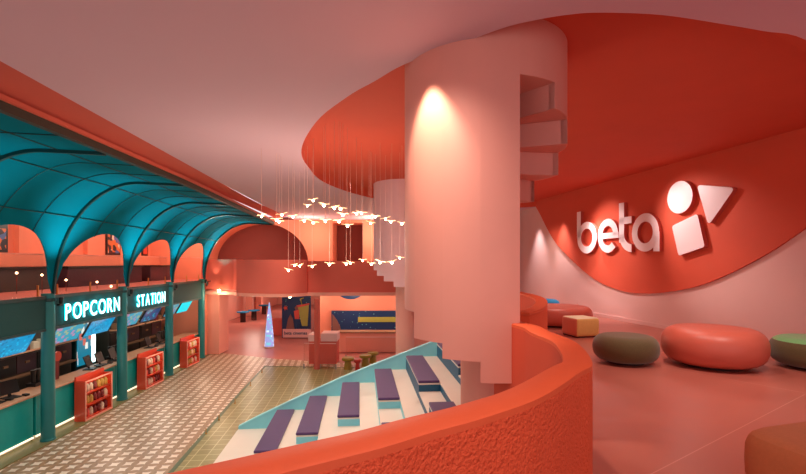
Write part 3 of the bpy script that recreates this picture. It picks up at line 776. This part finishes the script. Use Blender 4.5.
mb = MB(); mb.prism([(-14, 22.35), (-9.6, 22.0), (-8.0, 21.75), (bpth_b[0].x, bpth_b[0].y)]+[(p.x, p.y+.02) for p in bpth_b]+[(2.1, 21.25), (2.1, 50), (-14, 50)], 2.95, 3.1); struct(mb.build('ceiling_lower', M['pier']))

# ------------------------------------------------------------------ far lower hall
mb = MB(); mb.box(-9.7, -8.95, 22.4, 23.6, 0, 2.94); tag(mb.build('orange_pier', M['pier'], bevel=.02), 'square orange pier at the end of the shop counters', 'pier')
mb = MB(); mb.box(-13.9, -13.4, 23, 50, 0, 2.95); struct(mb.build('wall_far_left', M['pier']))
mb = MB(); mb.box(-14, 2, 49, 49.3, 0, 2.95); struct(mb.build('wall_far_back', M['pier']))
for i, (px, py) in enumerate(((249, 316), (258.5, 312))):
    p = G(px, py, 0); mb = MB(); mb.box(p.x-.25, p.x+.25, p.y, p.y+.5, 0, 2.95)
    tag(mb.build('hall_pillar', M['pier']), ['square coral pillar deep in the hall, left of two', 'square coral pillar deep in the hall, right of two'][i], 'pillar')
# wall lettering panel
t = thing('wall_notice', 'white raised lettering rows on the deep left hall wall', 'sign', (-13.4, 30, 2))
for z in (2.45, 1.95):
    for k in range(3): MB().box(-13.4, -13.36, 29.6+k*.9, 30.3+k*.9, z, z+.32).build('lettering_block', M['white'], t)
t = thing('notice_panel', 'dark screen on the far pink wall left of the two pillars', 'screen', (-12, 42, 1.5)); MB().box(-13.39, -13.3, 41.0, 42, 1.7, 2.7).build('display', M['black'], t)
for i, (px, py) in enumerate(((243, 320), (254, 318), (264, 312))):
    p = G(px, py+2, 0); t = thing('lounge_table', ['round table with blue top left of the hall pillars', 'round table with blue top between the two hall pillars', 'round table with blue top right of the hall pillars'][i], 'table', (p.x, p.y, 0))
    MB().cyl((p.x, p.y), .45, .72, .78, 20).build('table_top', M['pblue'], t); MB().cyl((p.x, p.y), .2, 0, .72, 12).build('pedestal', M['plinthdk'], t)
# glowing LED cone
p = G(269.3, 347, 0)
t = thing('light_cone', 'tall narrow glowing blue-white LED cone standing in the hall', 'lamp', (p.x, p.y, 0))
MB().lathe([(.24, .04), (.21, .7), (.12, 1.6), (.02, 2.35)], (p.x, p.y, 0), 16).build('shade', M['cone'], t, smooth=True)
MB().cyl((p.x, p.y), .26, 0, .05, 16).build('base', M['white'], t)
# low red counter
p = G(277.5, 335.7, 0); mb = MB(); mb.box(p.x-.35, p.x+.35, p.y, p.y+.8, 0, 1.0)
tag(mb.build('low_counter', M['band'], bevel=.01), 'small red counter block between the light cone and blue mural', 'counter')
# blue mural board 1
Y = 27.2
def bx(mb, px0, px1, py0, py1, Y, d=.02, mi=0):
    a = W(px0, py1, Y); b = W(px1, py0, Y); return mb.box(a.x, b.x, Y-d, Y, a.z, b.z, mi)
t = thing('mural_board', 'navy mural board with a lime drink cup and figure in red', 'mural', tuple(W(296, 337.5, Y)))
bx(MB(), 282.8, 311, 288, 337.5, Y+.25, .2).build('panel', M['stars'], t)
bx(MB(), 282.8, 311, 329, 337.5, Y, .03).build('lower_strip', M['pinkwall'], t)
g = MB(); A = [W(x, y, Y) for x, y in ((297.5, 306), (309, 304), (307.5, 326), (302, 326))]; g.slab(A, (0, -.02, 0)); g.build('cup_print', M['lime'], t)
g = MB(); g.tube([W(302, 305, Y), W(300.5, 299, Y), W(303.5, 298, Y)], .05, 6); g.build('straw_print', M['lime'], t)
g = MB(); g.slab([W(x, y, Y) for x, y in ((296.5, 305.5), (309.5, 303), (309.3, 305), (297, 307.5))], (0, -.03, 0)); g.build('cup_lid_print', M['redp'], t)
g = MB(); g.slab([W(x, y, Y) for x, y in ((294, 311), (299, 309.5), (299.5, 319), (295, 319))], (0, -.03, 0)); g.build('shirt_print', M['redp'], t)
g = MB(); g.slab([W(x, y, Y) for x, y in ((295, 319), (299.5, 319), (299, 329), (297.8, 329), (297.2, 322), (296.4, 329), (295, 329))], (0, -.03, 0)); g.build('trousers_print', M['navy'], t)
g = MB(); c = W(296.5, 308, Y); g.slab([c+Vector((.1*math.cos(k*PI/6), 0, .12*math.sin(k*PI/6))) for k in range(12)], (0, -.03, 0)); g.build('head_print', M['skinp'], t)
g = MB(); g.slab([W(x, y, Y) for x, y in ((286, 329), (288, 319), (290.5, 314), (293, 319), (294.5, 329))], (0, -.015, 0)); g.build('hill_print', M['skinp'], t)
g = MB(); c = W(285.5, 308, Y); g.slab([c+Vector(((.16 if k % 2 else .07)*math.cos(k*PI/5), 0, (.16 if k % 2 else .07)*math.sin(k*PI/5))) for k in range(10)], (0, -.03, 0)); g.build('star_print', M['redp'], t)
def small_text(s, px, py, Y, h, m, parent):
    o = W(px, py, Y); bxm = Matrix(((1, 0, 0, 0), (0, 0, -1, 0), (0, 1, 0, 0), (0, 0, 0, 1)))
    bxm = Matrix(((1, 0, 0, 0), (0, 0, 1, 0), (0, 1, 0, 0), (0, 0, 0, 1)))
    bxm = Matrix(((1, 0, 0, 0), (0, 0, -1, 0), (0, 1, 0, 0), (0, 0, 0, 1)))
    return text_mesh('lettering', s, h, m, parent, Matrix.Translation(o) @ bxm, .005, .004)
small_text('beta cinemas', 284, 334.5, Y-.04, .26, M['navy'], t)
# orange round pillar
p = G(317, 369, 0)
tag(MB().cyl((p.x, p.y), .12, 0, 2.95, 16).build('round_pillar', M['band'], smooth=True), 'slim orange round pillar standing before the murals', 'pillar')
# service desks
t = thing('service_desk', 'small coral desk with pale top behind the slim round pillar', 'desk', tuple(G(323, 366, 0)))
a = G(309, 364, 0); b = G(336.5, 364, 0)
MB().box(a.x, b.x, a.y, a.y+.8, 0, 1.0).build('body', M['band'], t); MB().box(a.x-.03, a.x+.32, a.y-.03, a.y+.83, 1.0, 1.3).build('worktop', M['pinkwall'], t)
MB().box(a.x+.52, b.x+.03, a.y-.03, a.y+.83, 1.0, 1.35).build('worktop', M['pinkwall'], t)
# second wall with mural
Y = 25.0
mb = MB(); a = W(320, 300, Y+.4); mb.box(a.x, 2.1, Y+.4, Y+.6, 0, 2.95); struct(mb.build('wall_far_right', M['orange']))
t = thing('mural_board', 'wide navy starry mural board with lime band, low on the wall', 'mural', tuple(W(364, 345, Y)))
bx(MB(), 332, 412, 310.5, 331.5, Y+.4, .2).build('panel', M['stars'], t)
bx(MB(), 358, 412, 317, 322, Y+.18, .02).build('band_print', M['lime'], t)
bx(MB(), 332, 412, 331.5, 340, Y+.4, .31).build('lower_strip', M['pinkwall'], t)
g = MB(); g.slab([W(x, y, Y+.18) for x, y in ((332.3, 331), (332.3, 314), (334, 316), (337, 320), (340, 326), (341, 331))], (0, -.02, 0)); g.build('hill_print', M['skinp'], t)
small_text('beta cinemas', 349, 337, Y+.05, .2, M['navy'], t)
small_text('beta cinemas', 381, 337, Y+.05, .2, M['navy'], t)
c = W(350.5, 289, Y+.35); g = MB(); g.slab([c+Vector((.76*math.cos(k*PI/12), 0, .57*math.sin(k*PI/12))) for k in range(24)], (0, .04, 0))
tag(g.build('round_sign', M['stars']), 'navy round disc on the wall above the wide mural', 'sign')
t = thing('service_counter', 'long low coral counter under the wide starry mural', 'counter', tuple(G(365, 352, 0)))
a = G(338, 352, 0); MB().box(a.x, 1.4, a.y, a.y+.7, 0, .95).build('body', M['pier'], t); MB().box(a.x-.05, 1.45, a.y-.05, a.y+.75, .95, 1.0).build('worktop', M['brown'], t)
# stools
for i, (px, py, mm, r) in enumerate(((348, 366, 'yellow', .26), (357.5, 368, 'redst', .15), (365.5, 363, 'yellow', .26), (373, 360, 'yellow', .25))):
    p = G(px, py+3, 0); st = thing('round_stool', ['yellow round stool leftmost beside the purple pad edge', 'small red round stool between yellow stools', 'yellow round stool right of the red stool', 'yellow round stool farthest right by the turquoise wall'][i], 'stool', (p.x, p.y, 0), 'stools by the seating stairs')
    MB().lathe([(r*.8, .35), (r, .38), (r, .46), (r*.9, .49)], (p.x, p.y, 0), 18).build('seat', M[mm], st, smooth=True); MB().lathe([(r*.7, 0), (r*.5, .35)], (p.x, p.y, 0), 14).build('base', M[mm], st, smooth=True)
# glass balustrade around the green area
def glassrun(px0, py0, px1, py1, lab, h=1.05):
    a = G(px0, py0, 0); b = G(px1, py1, 0); d = b-a; t = thing('glass_balustrade', lab, 'balustrade', tuple(a))
    MB().obox(a, d, d.length, .015, .04, h).build('pane', M['glass'], t); MB().obox(a, d, d.length, .03, h, h+.025).build('top_rail', M['pinkwall'], t)
    n = max(2, int(d.length/1.4))
    for k in range(n+1):
        q = a+d*k/n; MB().box(q.x-.02, q.x+.02, q.y-.02, q.y+.02, 0, .2).build('clamp_post', M['steel'], t)
glassrun(346, 359, 402, 359, 'clear glass balustrade with pale posts before the long coral counter', 1.0)
# floor posts seen by the green area (small brass clamps)
for i, (px, py) in enumerate(((262, 372.5), (250.5, 386), (235, 403.5), (219, 420), (206, 434))):
    p = G(px, py, 0); o = MB().lathe([(.03, 0), (.03, .02), (.012, .03), (.012, .13), (.02, .15)], p, 10).build('floor_spigot', M['brass'], smooth=True)
    tag(o, ['small brass floor spigot at the far corner of the green tiles', 'second small brass floor spigot from the far corner', 'third small brass floor spigot along the green tile edge', 'fourth small brass floor spigot along the green tile edge', 'small brass floor spigot nearest the viewer on the green tile edge'][i], 'spigot')
glassrun(304, 368.5, 336, 369, 'low clear glass balustrade before the coral service desk')

# small downlights under the band
for i, (px, py, Y) in enumerate(((219, 290.8, 21.6), (249, 294.3, 21.3), (290, 296.4, 21.3))):
    p = W(px, py, Y)
    o = MB().lathe([(.01, -.07), (.06, -.05), (.08, 0), (.06, .05), (.01, .07)], p, 12).build('ceiling_bulb', M['lamp'], smooth=True)
    tag(o, ['glowing bulb under the coral band beside the orange pier', 'glowing bulb under the left of the bulging band', 'glowing bulb under the band before the cup mural'][i], 'lamp')
    L = bpy.data.lights.new('bulb_light', 'POINT'); L.energy = 22; L.color = (1, .78, .55); L.shadow_soft_size = .1
    lo = bpy.data.objects.new('bulb_light', L); COL.objects.link(lo); lo.location = p+Vector((0, -.1, -.2))
# spotlight fixture on the band
p = Vector((-9.15, 21.35, 3.52))
t = thing('wall_spotlight', 'black spotlight shining up the coral band next to the last teal column', 'spotlight', tuple(p))
MB().lathe([(.04, 0), (.06, .03), (.06, .16), (.05, .17)], p, 12).build('lamp_head', M['black'], t, smooth=True); MB().box(p.x-.02, p.x+.02, p.y, p.y+.5, p.z+.05, p.z+.09).build('arm', M['black'], t)

# ------------------------------------------------------------------ bird chandelier
def birdmesh():
    mb = MB()
    for s in (-1, 1):
        top = [(0, -.05, .012), (s*.05, -.055, .035), (s*.10, -.035, .045), (s*.15, .01, .035), (s*.10, .005, .035), (s*.05, .03, .02), (0, .05, .01)]
        mb.slab(top, (0, 0, -.008))
    mb.slab([(0, .03, .006), (-.035, .11, .01), (0, .095, .01), (.035, .11, .01)], (0, 0, -.007))
    o = mb.build('wings', M['bird'], None); return o
def birdcore():
    return MB().lathe([(.004, -.045), (.022, -.035), (.03, -.01), (.022, .012), (.004, .02)], (0, 0, 0), 10).build('body', M['birdcore'], smooth=True)
ups = [(68, 240), (116, 252), (132, 236), (124, 258), (167, 242), (203, 255), (232, 260), (270, 255), (213, 207), (231, 190), (265, 205), (298, 214), (318, 216), (325, 236), (313, 256), (340, 270), (368, 232), (384, 230), (428, 242), (413, 262), (408, 243), (460, 249), (477, 258), (512, 263)]
los = [(153, 411), (172, 395), (189, 397), (228, 399), (283, 392), (336, 391), (349, 388), (388, 380), (415, 391), (443, 386), (480, 386), (505, 372)]
wires = {}
pr = None; bi = 0
wingm = birdmesh(); corem = birdcore(); wm, cm = wingm.data, corem.data
bpy.data.objects.remove(wingm); bpy.data.objects.remove(corem)
def hole_in(x, y):
    c = False; n = len(HL)
    for i in range(n):
        a, b = HL[i], HL[i-1]
        if (a.y > y) != (b.y > y) and x < (b.x-a.x)*(y-a.y)/(b.y-a.y)+a.x: c = not c
    return c
def posn(px, lo):
    z = ' in the lower tier' if lo else ' in the upper tier'
    return z
allb = sorted([(240+x/3.161, 140+y/3.161, 0) for x, y in ups])+sorted([(240+x/3.161, 140+y/3.161, 1) for x, y in los])
cu = 0; clo = 0
ordn = ['first', 'second', 'third', 'fourth', 'fifth', 'sixth', 'seventh', 'eighth', 'ninth', 'tenth', 'eleventh', 'twelfth', 'thirteenth', 'fourteenth', 'fifteenth', 'sixteenth', 'seventeenth', 'eighteenth', 'nineteenth', 'twentieth', 'twenty-first', 'twenty-second', 'twenty-third', 'twenty-fourth']
for px, py, lo in allb:
    if lo: k = clo; clo += 1
    else: k = cu; cu += 1
    Y = (8.6+1.9*math.sin(px*.07)*.6+(px-260)*.006) if not lo else 10.2+1.0*math.sin(px*.11)
    if k == 0 and not lo: Y = 8.9
    p = W(px, py, Y)
    t = thing('bird_pendant', 'glowing bird pendant on a wire, %s from left in the %s tier' % (ordn[k], 'lower' if lo else 'upper'), 'pendant lamp', tuple(p), 'glowing bird pendants')
    t.rotation_euler = (random.uniform(-.2, .2), random.uniform(-.25, .25), random.uniform(-.5, .5)+PI*(k % 2)); bs = random.uniform(.68, .85)
    w = bpy.data.objects.new('wings', wm); COL.objects.link(w); w.parent = t; w.scale = (bs, bs, bs)
    c = bpy.data.objects.new('body', cm); COL.objects.link(c); c.parent = t; c.scale = (bs, bs, bs)
    zt = ZR if hole_in(p.x, p.y) else ZC
    wr = MB().cyl((0, 0), .0028, 0.01, (zt-p.z), 5).build('wire', M['wire'], None); wr.parent = t
    wr.rotation_euler = t.rotation_euler.to_matrix().inverted().to_euler()
for x, y, z, e in ((-2.6, 8.2, 4.7, 34), (-1.2, 9.2, 4.8, 34), (-1.6, 10.5, 4.2, 40), (-.4, 9.4, 4.8, 34)):
    L = bpy.data.lights.new('bird_glow', 'POINT'); L.energy = e; L.color = (1, .80, .65); L.shadow_soft_size = .4
    lo = bpy.data.objects.new('bird_glow', L); COL.objects.link(lo); lo.location = (x, y, z)

# ------------------------------------------------------------------ wall logo
def wp(px, py): return onwall(px, py, .155)
org = onwall(620, 253, .155); 
def wc(px, py):
    p = wp(px, py); return ((org-p).dot(dW), p.z-org.z)     # s to the right as seen, z up
def W3(s, z, off): return org-dW*s+Vector((0, 0, z))+nW*(off-.155)
PR = .10
def shade_sides(o, parent_off=None):  # gives every side face the darker pink that stands for shade
    o.data.materials.append(M['letside'])
    for pl in o.data.polygons: pl.material_index = 0 if abs(pl.normal.dot(nW)) > .7 else 1
    return o
def stroke_ring(cs, cz, rx, rz, wdt, a0, a1, n=28):
    out = [(cs+rx*math.cos(a0+(a1-a0)*i/n), cz+rz*math.sin(a0+(a1-a0)*i/n)) for i in range(n+1)]
    inn_ = [(cs+(rx-wdt)*math.cos(a0+(a1-a0)*i/n), cz+(rz-wdt)*math.sin(a0+(a1-a0)*i/n)) for i in range(n+1)]
    return out, inn_
def ext_polys(name, polys, parent, mats=None):
    mb = MB()
    for P in polys: mb.slab([W3(s, z, .055) for s, z in P], nW*PR)
    o = mb.build(name, M['letter'], parent, bevel=.008)
    return o
def ringstrip(cs, cz, rx, rz, w, a0, a1, n=30):
    o, i = stroke_ring(cs, cz, rx, rz, w, a0, a1, n)
    return [[o[k], o[k+1], i[k+1], i[k]] for k in range(n)]
def ring_solid(mb, cs, cz, rx, rz, w, a0, a1, n=34):
    full = abs(a1-a0-2*PI) < 1e-3
    o, i = stroke_ring(cs, cz, rx, rz, w, a0, a1, n)
    vs = []
    for k in range(n+1):
        for (q, off) in ((o[k], .055), (o[k], .055+PR), (i[k], .055+PR), (i[k], .055)): vs.append(W3(q[0], q[1], off))
    fs = [(k*4+c, k*4+(c+1) % 4, k*4+4+(c+1) % 4, k*4+4+c) for k in range(n) for c in range(4)]
    if not full: fs += [(0, 1, 2, 3), (n*4+3, n*4+2, n*4+1, n*4)]
    mb.add(vs, fs)
def bar(mb, s0, z0, s1, z1, w, round_end=True):
    a = Vector((s0, z0)); b = Vector((s1, z1)); d = (b-a).normalized(); n = Vector((-d.y, d.x))*w/2
    P = [a+n, a-n]
    P += [b-n, b+n]
    mb.slab([W3(p.x, p.y, .055) for p in P], nW*PR)
tg = thing('wall_logo', 'large white raised word beta on the red wall', 'sign', tuple(org))
bL, bR = wc(577, 252)[0], wc(597, 252)[0]; eL, eR = wc(597.5, 252)[0], wc(618.5, 252)[0]; tL, tR = wc(619, 250)[0], wc(631.5, 250)[0]; aL, aR = wc(631.5, 250)[0], wc(659.5, 250)[0]
base = sum(wc(x, y)[1] for x, y in ((588, 253.2), (607, 253), (646, 251.5)))/3
xh = sum(wc(x, y)[1] for x, y in ((588, 222), (607, 218.5), (646, 213)))/3
btop = wc(578, 212)[1]; ttop = wc(621, 203)[1]
print('LOGO', bL, bR, eL, eR, tL, tR, aL, aR, base, xh, btop, ttop)
Hh = xh-base; wS = Hh*.215; ry = Hh/2; cz = base+ry
def letter_ring(l, r): return (l+r)/2, (r-l)/2*.97
c, rx = letter_ring(bL, bR); mb = MB(); ring_solid(mb, c, cz, rx, ry, wS, 0, 2*PI); bar(mb, bL+wS/2, cz, bL+wS/2, btop, wS); shade_sides(mb.build('letter_b', M['letter'], tg))
c, rx = letter_ring(eL, eR); mb = MB(); ring_solid(mb, c, cz, rx, ry, wS, .0, 2*PI-.75); bar(mb, eL+wS*.6, cz-.0, eR-.002, cz-.0, wS*.8); shade_sides(mb.build('letter_e', M['letter'], tg))
mb = MB(); bar(mb, tL+wS/2, base+ry*.55, tL+wS/2, ttop, wS); bar(mb, tL, xh-wS*.55, tR, xh-wS*.55, wS*.9); rr = tR-tL; ring_solid(mb, tR, base+rr, rr, rr, wS, PI, 1.5*PI, 14); shade_sides(mb.build('letter_t', M['letter'], tg))
c, rx = letter_ring(aL, aR); mb = MB(); ring_solid(mb, c, cz, rx, ry, wS, 0, 2*PI); bar(mb, aR-wS/2, cz, aR-wS/2, base, wS); shade_sides(mb.build('letter_a', M['letter'], tg))
for nm, x0, x1, z0, z1 in (): pass
def rounded(P, r, n=6):
    out = []; m = len(P)
    for i in range(m):
        p = Vector(P[i]); a = (Vector(P[i-1])-p).normalized(); b = (Vector(P[(i+1) % m])-p).normalized()
        h = a.angle(b)/2; q = min(r/math.tan(h), 9)
        A = p+a*q; B = p+b*q
        for k in range(n+1):
            t = k/n; out.append((A*(1-t)**2+p*2*t*(1-t)+B*t*t))
    return out
def logo_shape(name, label, pts):
    o = MB().slab([W3(p[0], p[1], .03) for p in pts], nW*.13).build(name, M['letter'], None, bevel=.01); shade_sides(o); tag(o, label, 'wall sign')
cc_ = wc(679.6, 197.3); rx = abs(wc(692.4, 197)[0]-wc(666.9, 197)[0])/2; rz = abs(wc(679.5, 181)[1]-wc(679.5, 213.7)[1])/2
logo_shape('logo_disc', 'white raised round disc of the logo, right of the word beta', [(cc_[0]+rx*math.cos(k*PI/24), cc_[1]+rz*math.sin(k*PI/24)) for k in range(48)])
logo_shape('logo_square', 'white raised rounded square of the logo, tilted below the disc', rounded([wc(671.8, 226), wc(697.5, 213.5), wc(705, 247), wc(678.5, 256)], .07))
logo_shape('logo_triangle', 'white raised rounded triangle of the logo, far right', rounded([wc(696.5, 184.5), wc(735.5, 187.5), wc(708.5, 226)], .08))

# ------------------------------------------------------------------ poufs
def pouf(name, label, c, r, h, m_side, m_top=None, power=2.0, rot=0, e=.86):
    t = thing(name, label, 'pouf', (c[0], c[1], ZU), 'poufs on the upper floor')
    prof = []
    for k in range(13):
        a = -PI/2+PI*k/12
        cr = math.copysign(abs(math.cos(a))**e, math.cos(a)); sr = math.copysign(abs(math.sin(a))**e, math.sin(a))
        prof.append((r-h*.46*(1-max(0, cr)), h/2+.03+sr*h/2*.97))
    MB().lathe([(max(.02, r-h*.42-.04), 0), (max(.02, r-h*.42-.04), .06)], (c[0], c[1], ZU), 40, power=power, rot=rot).build('base', M['plinthdk'], t, smooth=True)
    if m_top is None: MB().lathe(prof, (c[0], c[1], ZU), 56, power=power, rot=rot).build('cushion', m_side, t, smooth=True)
    else:
        MB().lathe(prof[:10], (c[0], c[1], ZU), 56, power=power, rot=rot).build('side_cover', m_side, t, smooth=True)
        MB().lathe([(x, z) for x, z in prof[9:]], (c[0], c[1], ZU), 56, power=power, rot=rot).build('top_cover', m_top, t, smooth=True)
    pp = [(q[0]+.004, q[1]) for q in prof[8:10]]
    return t
pouf('round_pouf', 'very large round coral leather pouf in the middle of the floor', (5.13, 7.62), .755, .60, M['pcoral'])
pouf('round_pouf', 'dark olive round pouf left of the very large coral pouf', (3.78, 7.82), .52, .44, M['polive'])
pouf('round_pouf', 'round green pouf with painted shade-dark sides cut by the right edge', (6.66, 7.4), .62, .46, M['polive'], M['pgreen'])  # green pouf; the shade on its sides is painted with dark olive
pouf('round_pouf', 'large coral leather pouf far back behind the cube pouf', (4.18, 12.6), .95, .48, M['pcoral'])
pouf('round_pouf', 'blue round pouf farthest back beside the pink wall', (4.72, 15.1), .42, .46, M['pblue'])
pouf('square_pouf', 'rust orange rounded square pouf in the bottom right corner', (3.17, 3.08), .57, .44, M['porange'], M['porange'], power=6, rot=.28, e=.5)
# cube pouf
t = thing('cube_pouf', 'small rounded cube pouf with cream top and ochre and peach sides', 'pouf', (4.2, 10.75, ZU), 'poufs on the upper floor')
a_ = math.radians(14); e1 = Vector((math.cos(a_), math.sin(a_), 0)); e2 = Vector((-math.sin(a_), math.cos(a_), 0)); c0_ = Vector((3.87, 10.25, 0))
mb = MB(); sd = .6
Pq = [c0_, c0_+e1*sd, c0_+e1*sd+e2*sd, c0_+e2*sd]
vs = [(p.x, p.y, z) for z in (ZU+.02, ZU+.44) for p in Pq]
mb.add(vs, [(3, 2, 1, 0)], 0); mb.add(vs, [(4, 5, 6, 7)], 1); mb.add(vs, [(0, 1, 5, 4), (1, 2, 6, 5)], 2); mb.add(vs, [(2, 3, 7, 6), (3, 0, 4, 7)], 0)
o = mb.build('cushion', [M['ppeach'], M['pcream'], M['pochre']], t)
bm = bmesh.new(); bm.from_mesh(o.data); bmesh.ops.remove_doubles(bm, verts=bm.verts, dist=.001); bmesh.ops.recalc_face_normals(bm, faces=bm.faces)
for f in bm.faces: f.smooth = True
bm.to_mesh(o.data); bm.free()
bv = o.modifiers.new('b', 'BEVEL'); bv.width = .06; bv.segments = 4
MB().prism([(p.x*.9+4.17*.1, p.y*.9+10.78*.1) for p in Pq], ZU, ZU+.025).build('base', M['plinthdk'], t)
# wall socket
p = onwall(577, 304, 0); o = MB().obox(p-dW*.04, dW, .09, .015, p.z-.06, p.z+.06).build('wall_socket', M['pinkwall']); tag(o, 'small pale socket plate low on the pink wall', 'socket')

# ------------------------------------------------------------------ lights
def spot(loc, tgt, e, col=(1, .72, .55), size=60, blend=.6, soft=.08):
    L = bpy.data.lights.new('spot', 'SPOT'); L.energy = e; L.color = col; L.spot_size = math.radians(size); L.spot_blend = blend; L.shadow_soft_size = soft
    o = bpy.data.objects.new('spot', L); COL.objects.link(o); o.location = loc
    o.rotation_euler = (Vector(tgt)-Vector(loc)).to_track_quat('-Z', 'Y').to_euler(); return o
def point(loc, e, col=(1, .7, .5), soft=.3):
    L = bpy.data.lights.new('lamp', 'POINT'); L.energy = e; L.color = col; L.shadow_soft_size = soft
    o = bpy.data.objects.new('lamp', L); COL.objects.link(o); o.location = loc; return o
def area(loc, tgt, e, sz, col=(1, .75, .65)):
    L = bpy.data.lights.new('panel', 'AREA'); L.energy = e; L.color = col; L.shape = 'DISK'; L.size = sz
    o = bpy.data.objects.new('panel', L); COL.objects.link(o); o.location = loc
    o.rotation_euler = (Vector(tgt)-Vector(loc)).to_track_quat('-Z', 'Y').to_euler(); return o
# scallop on the stair drum
spot((.12, 4.58, 6.64), (.17, 4.66, 4.6), 190, (1, .72, .52), 70, .6, .03)
spot((-.3, 3.6, 6.62), (.3, 4.9, 4.2), 110, (1, .80, .7), 95, .9)
# sign wall
spot((3.9, 13.9, 6.85), onwall(612, 245), 480, (1, .86, .82), 58, 1, .15)
spot((4.7, 11.9, 6.85), onwall(700, 230), 380, (1, .86, .82), 58, 1, .15)
spot((5.9, 11.3, 6.85), onwall(692, 262), 60, (1, .84, .74), 60, 1, .1)
spot((5.2, 14.0, 6.85), onwall(600, 268), 60, (1, .84, .74), 60, 1, .1)
# downlights upper floor
for x, y, e in ((3.5, 6.9, 110), (4.8, 5.5, 170), (5.0, 9.5, 110), (4.4, 13.0, 110), (4.6, 16.5, 120)):
    spot((x, y, 6.6), (x, y, 2.8), e*1.35, (1, .80, .70), 110, .9, .1)
spot((.9, 1.0, 6.6), (.9, 2.4, 3.8), 130, (1, .80, .68), 100, .9, .1)
spot((-1.0, .2, 6.6), (-.6, 1.4, 3.8), 80, (1, .80, .68), 100, .9, .1)
# wall washers at the far right wall
for y in (14.2, 16.2, 18.0):
    x = wallX(y)-.45; spot((x, y, 6.4), (x+.25, y, 3.4), 260, (1, .92, .94), 60, .9)
# hall
for x, y, e in ((-6.8, 6, 150), (-6.8, 10, 170), (-7.0, 14, 170), (-7.2, 18, 150)):
    spot((x, y, 6.3), (x, y, 0), e*1.95, (1, .86, .72), 95, .9, .1)
for x, y, e in ((-2.5, 7, 260), (-1.5, 11, 260), (-3.0, 14, 200), (-3, 18, 160)):
    spot((x, y, 6.6), (x, y, 0), e*1.3, (1, .90, .84), 105, .9, .1)
# arch and back wall
for x, y, z, e in ((-8.8, 22.6, 5.2, 50), (-4.6, 22.6, 5.9, 55), (-1.6, 22.8, 5.9, 60)):
    point((x, y, z), e*1.5, (1, .82, .62), .2)
spot((-9.0, 21.62, 3.5), (-8.85, 21.86, 4.5), 45, (1, .75, .5), 45, .8, .02)
# gallery
for y in (9, 13.5, 18, 22): point((-11.0, y, 6.4), 110, (1, .76, .58), .3)
# far lower hall
for x, y, e in ((-11, 27, 100), (-11, 34, 140), (-10, 42, 160), (-5, 24.5, 40), (-2.5, 24.0, 60), (0, 23.6, 60)):
    point((x, y, 2.75), e*1.4, (1, .84, .70), .4)
# shop interiors
for y in (8.5, 11.0, 13.3, 16.5, 19.8): point((-10.4, y, 2.75), 26, (1, .88, .75), .15)
for y in (12.6, 13.3, 14.0, 15.9, 16.6, 17.3): point((colX(y)+.22, y, 3.2), 4.5, (.1, .9, 1), .05)  # added cyan points imitate the letters' glow on the sign boards
# wash on the bulging band
spot((-4.6, 17.0, 6.4), (-6, 20.4, 3.8), 420, (1, .8, .65), 60, .9)
spot((-2.2, 18.0, 6.4), (-2, 21, 3.8), 110, (1, .8, .65), 70, .9)

w = bpy.data.worlds.new('world'); sc.world = w; w.use_nodes = True
w.node_tree.nodes['Background'].inputs[0].default_value = (1, .84, .88, 1); w.node_tree.nodes['Background'].inputs[1].default_value = .9

cam = bpy.data.cameras.new('camera'); co = bpy.data.objects.new('camera', cam); COL.objects.link(co)
co.location = (0, 0, EYE); co.rotation_euler = (PI/2, 0, 0); cam.sensor_width = 36; cam.lens = 36*F/806; cam.shift_y = 25/806; cam.clip_start = .05
sc.camera = co
vs_ = sc.view_settings; vs_.view_transform = 'Standard'; vs_.look = 'None'; vs_.gamma = 1; vs_.use_curve_mapping = False; vs_.exposure = .22
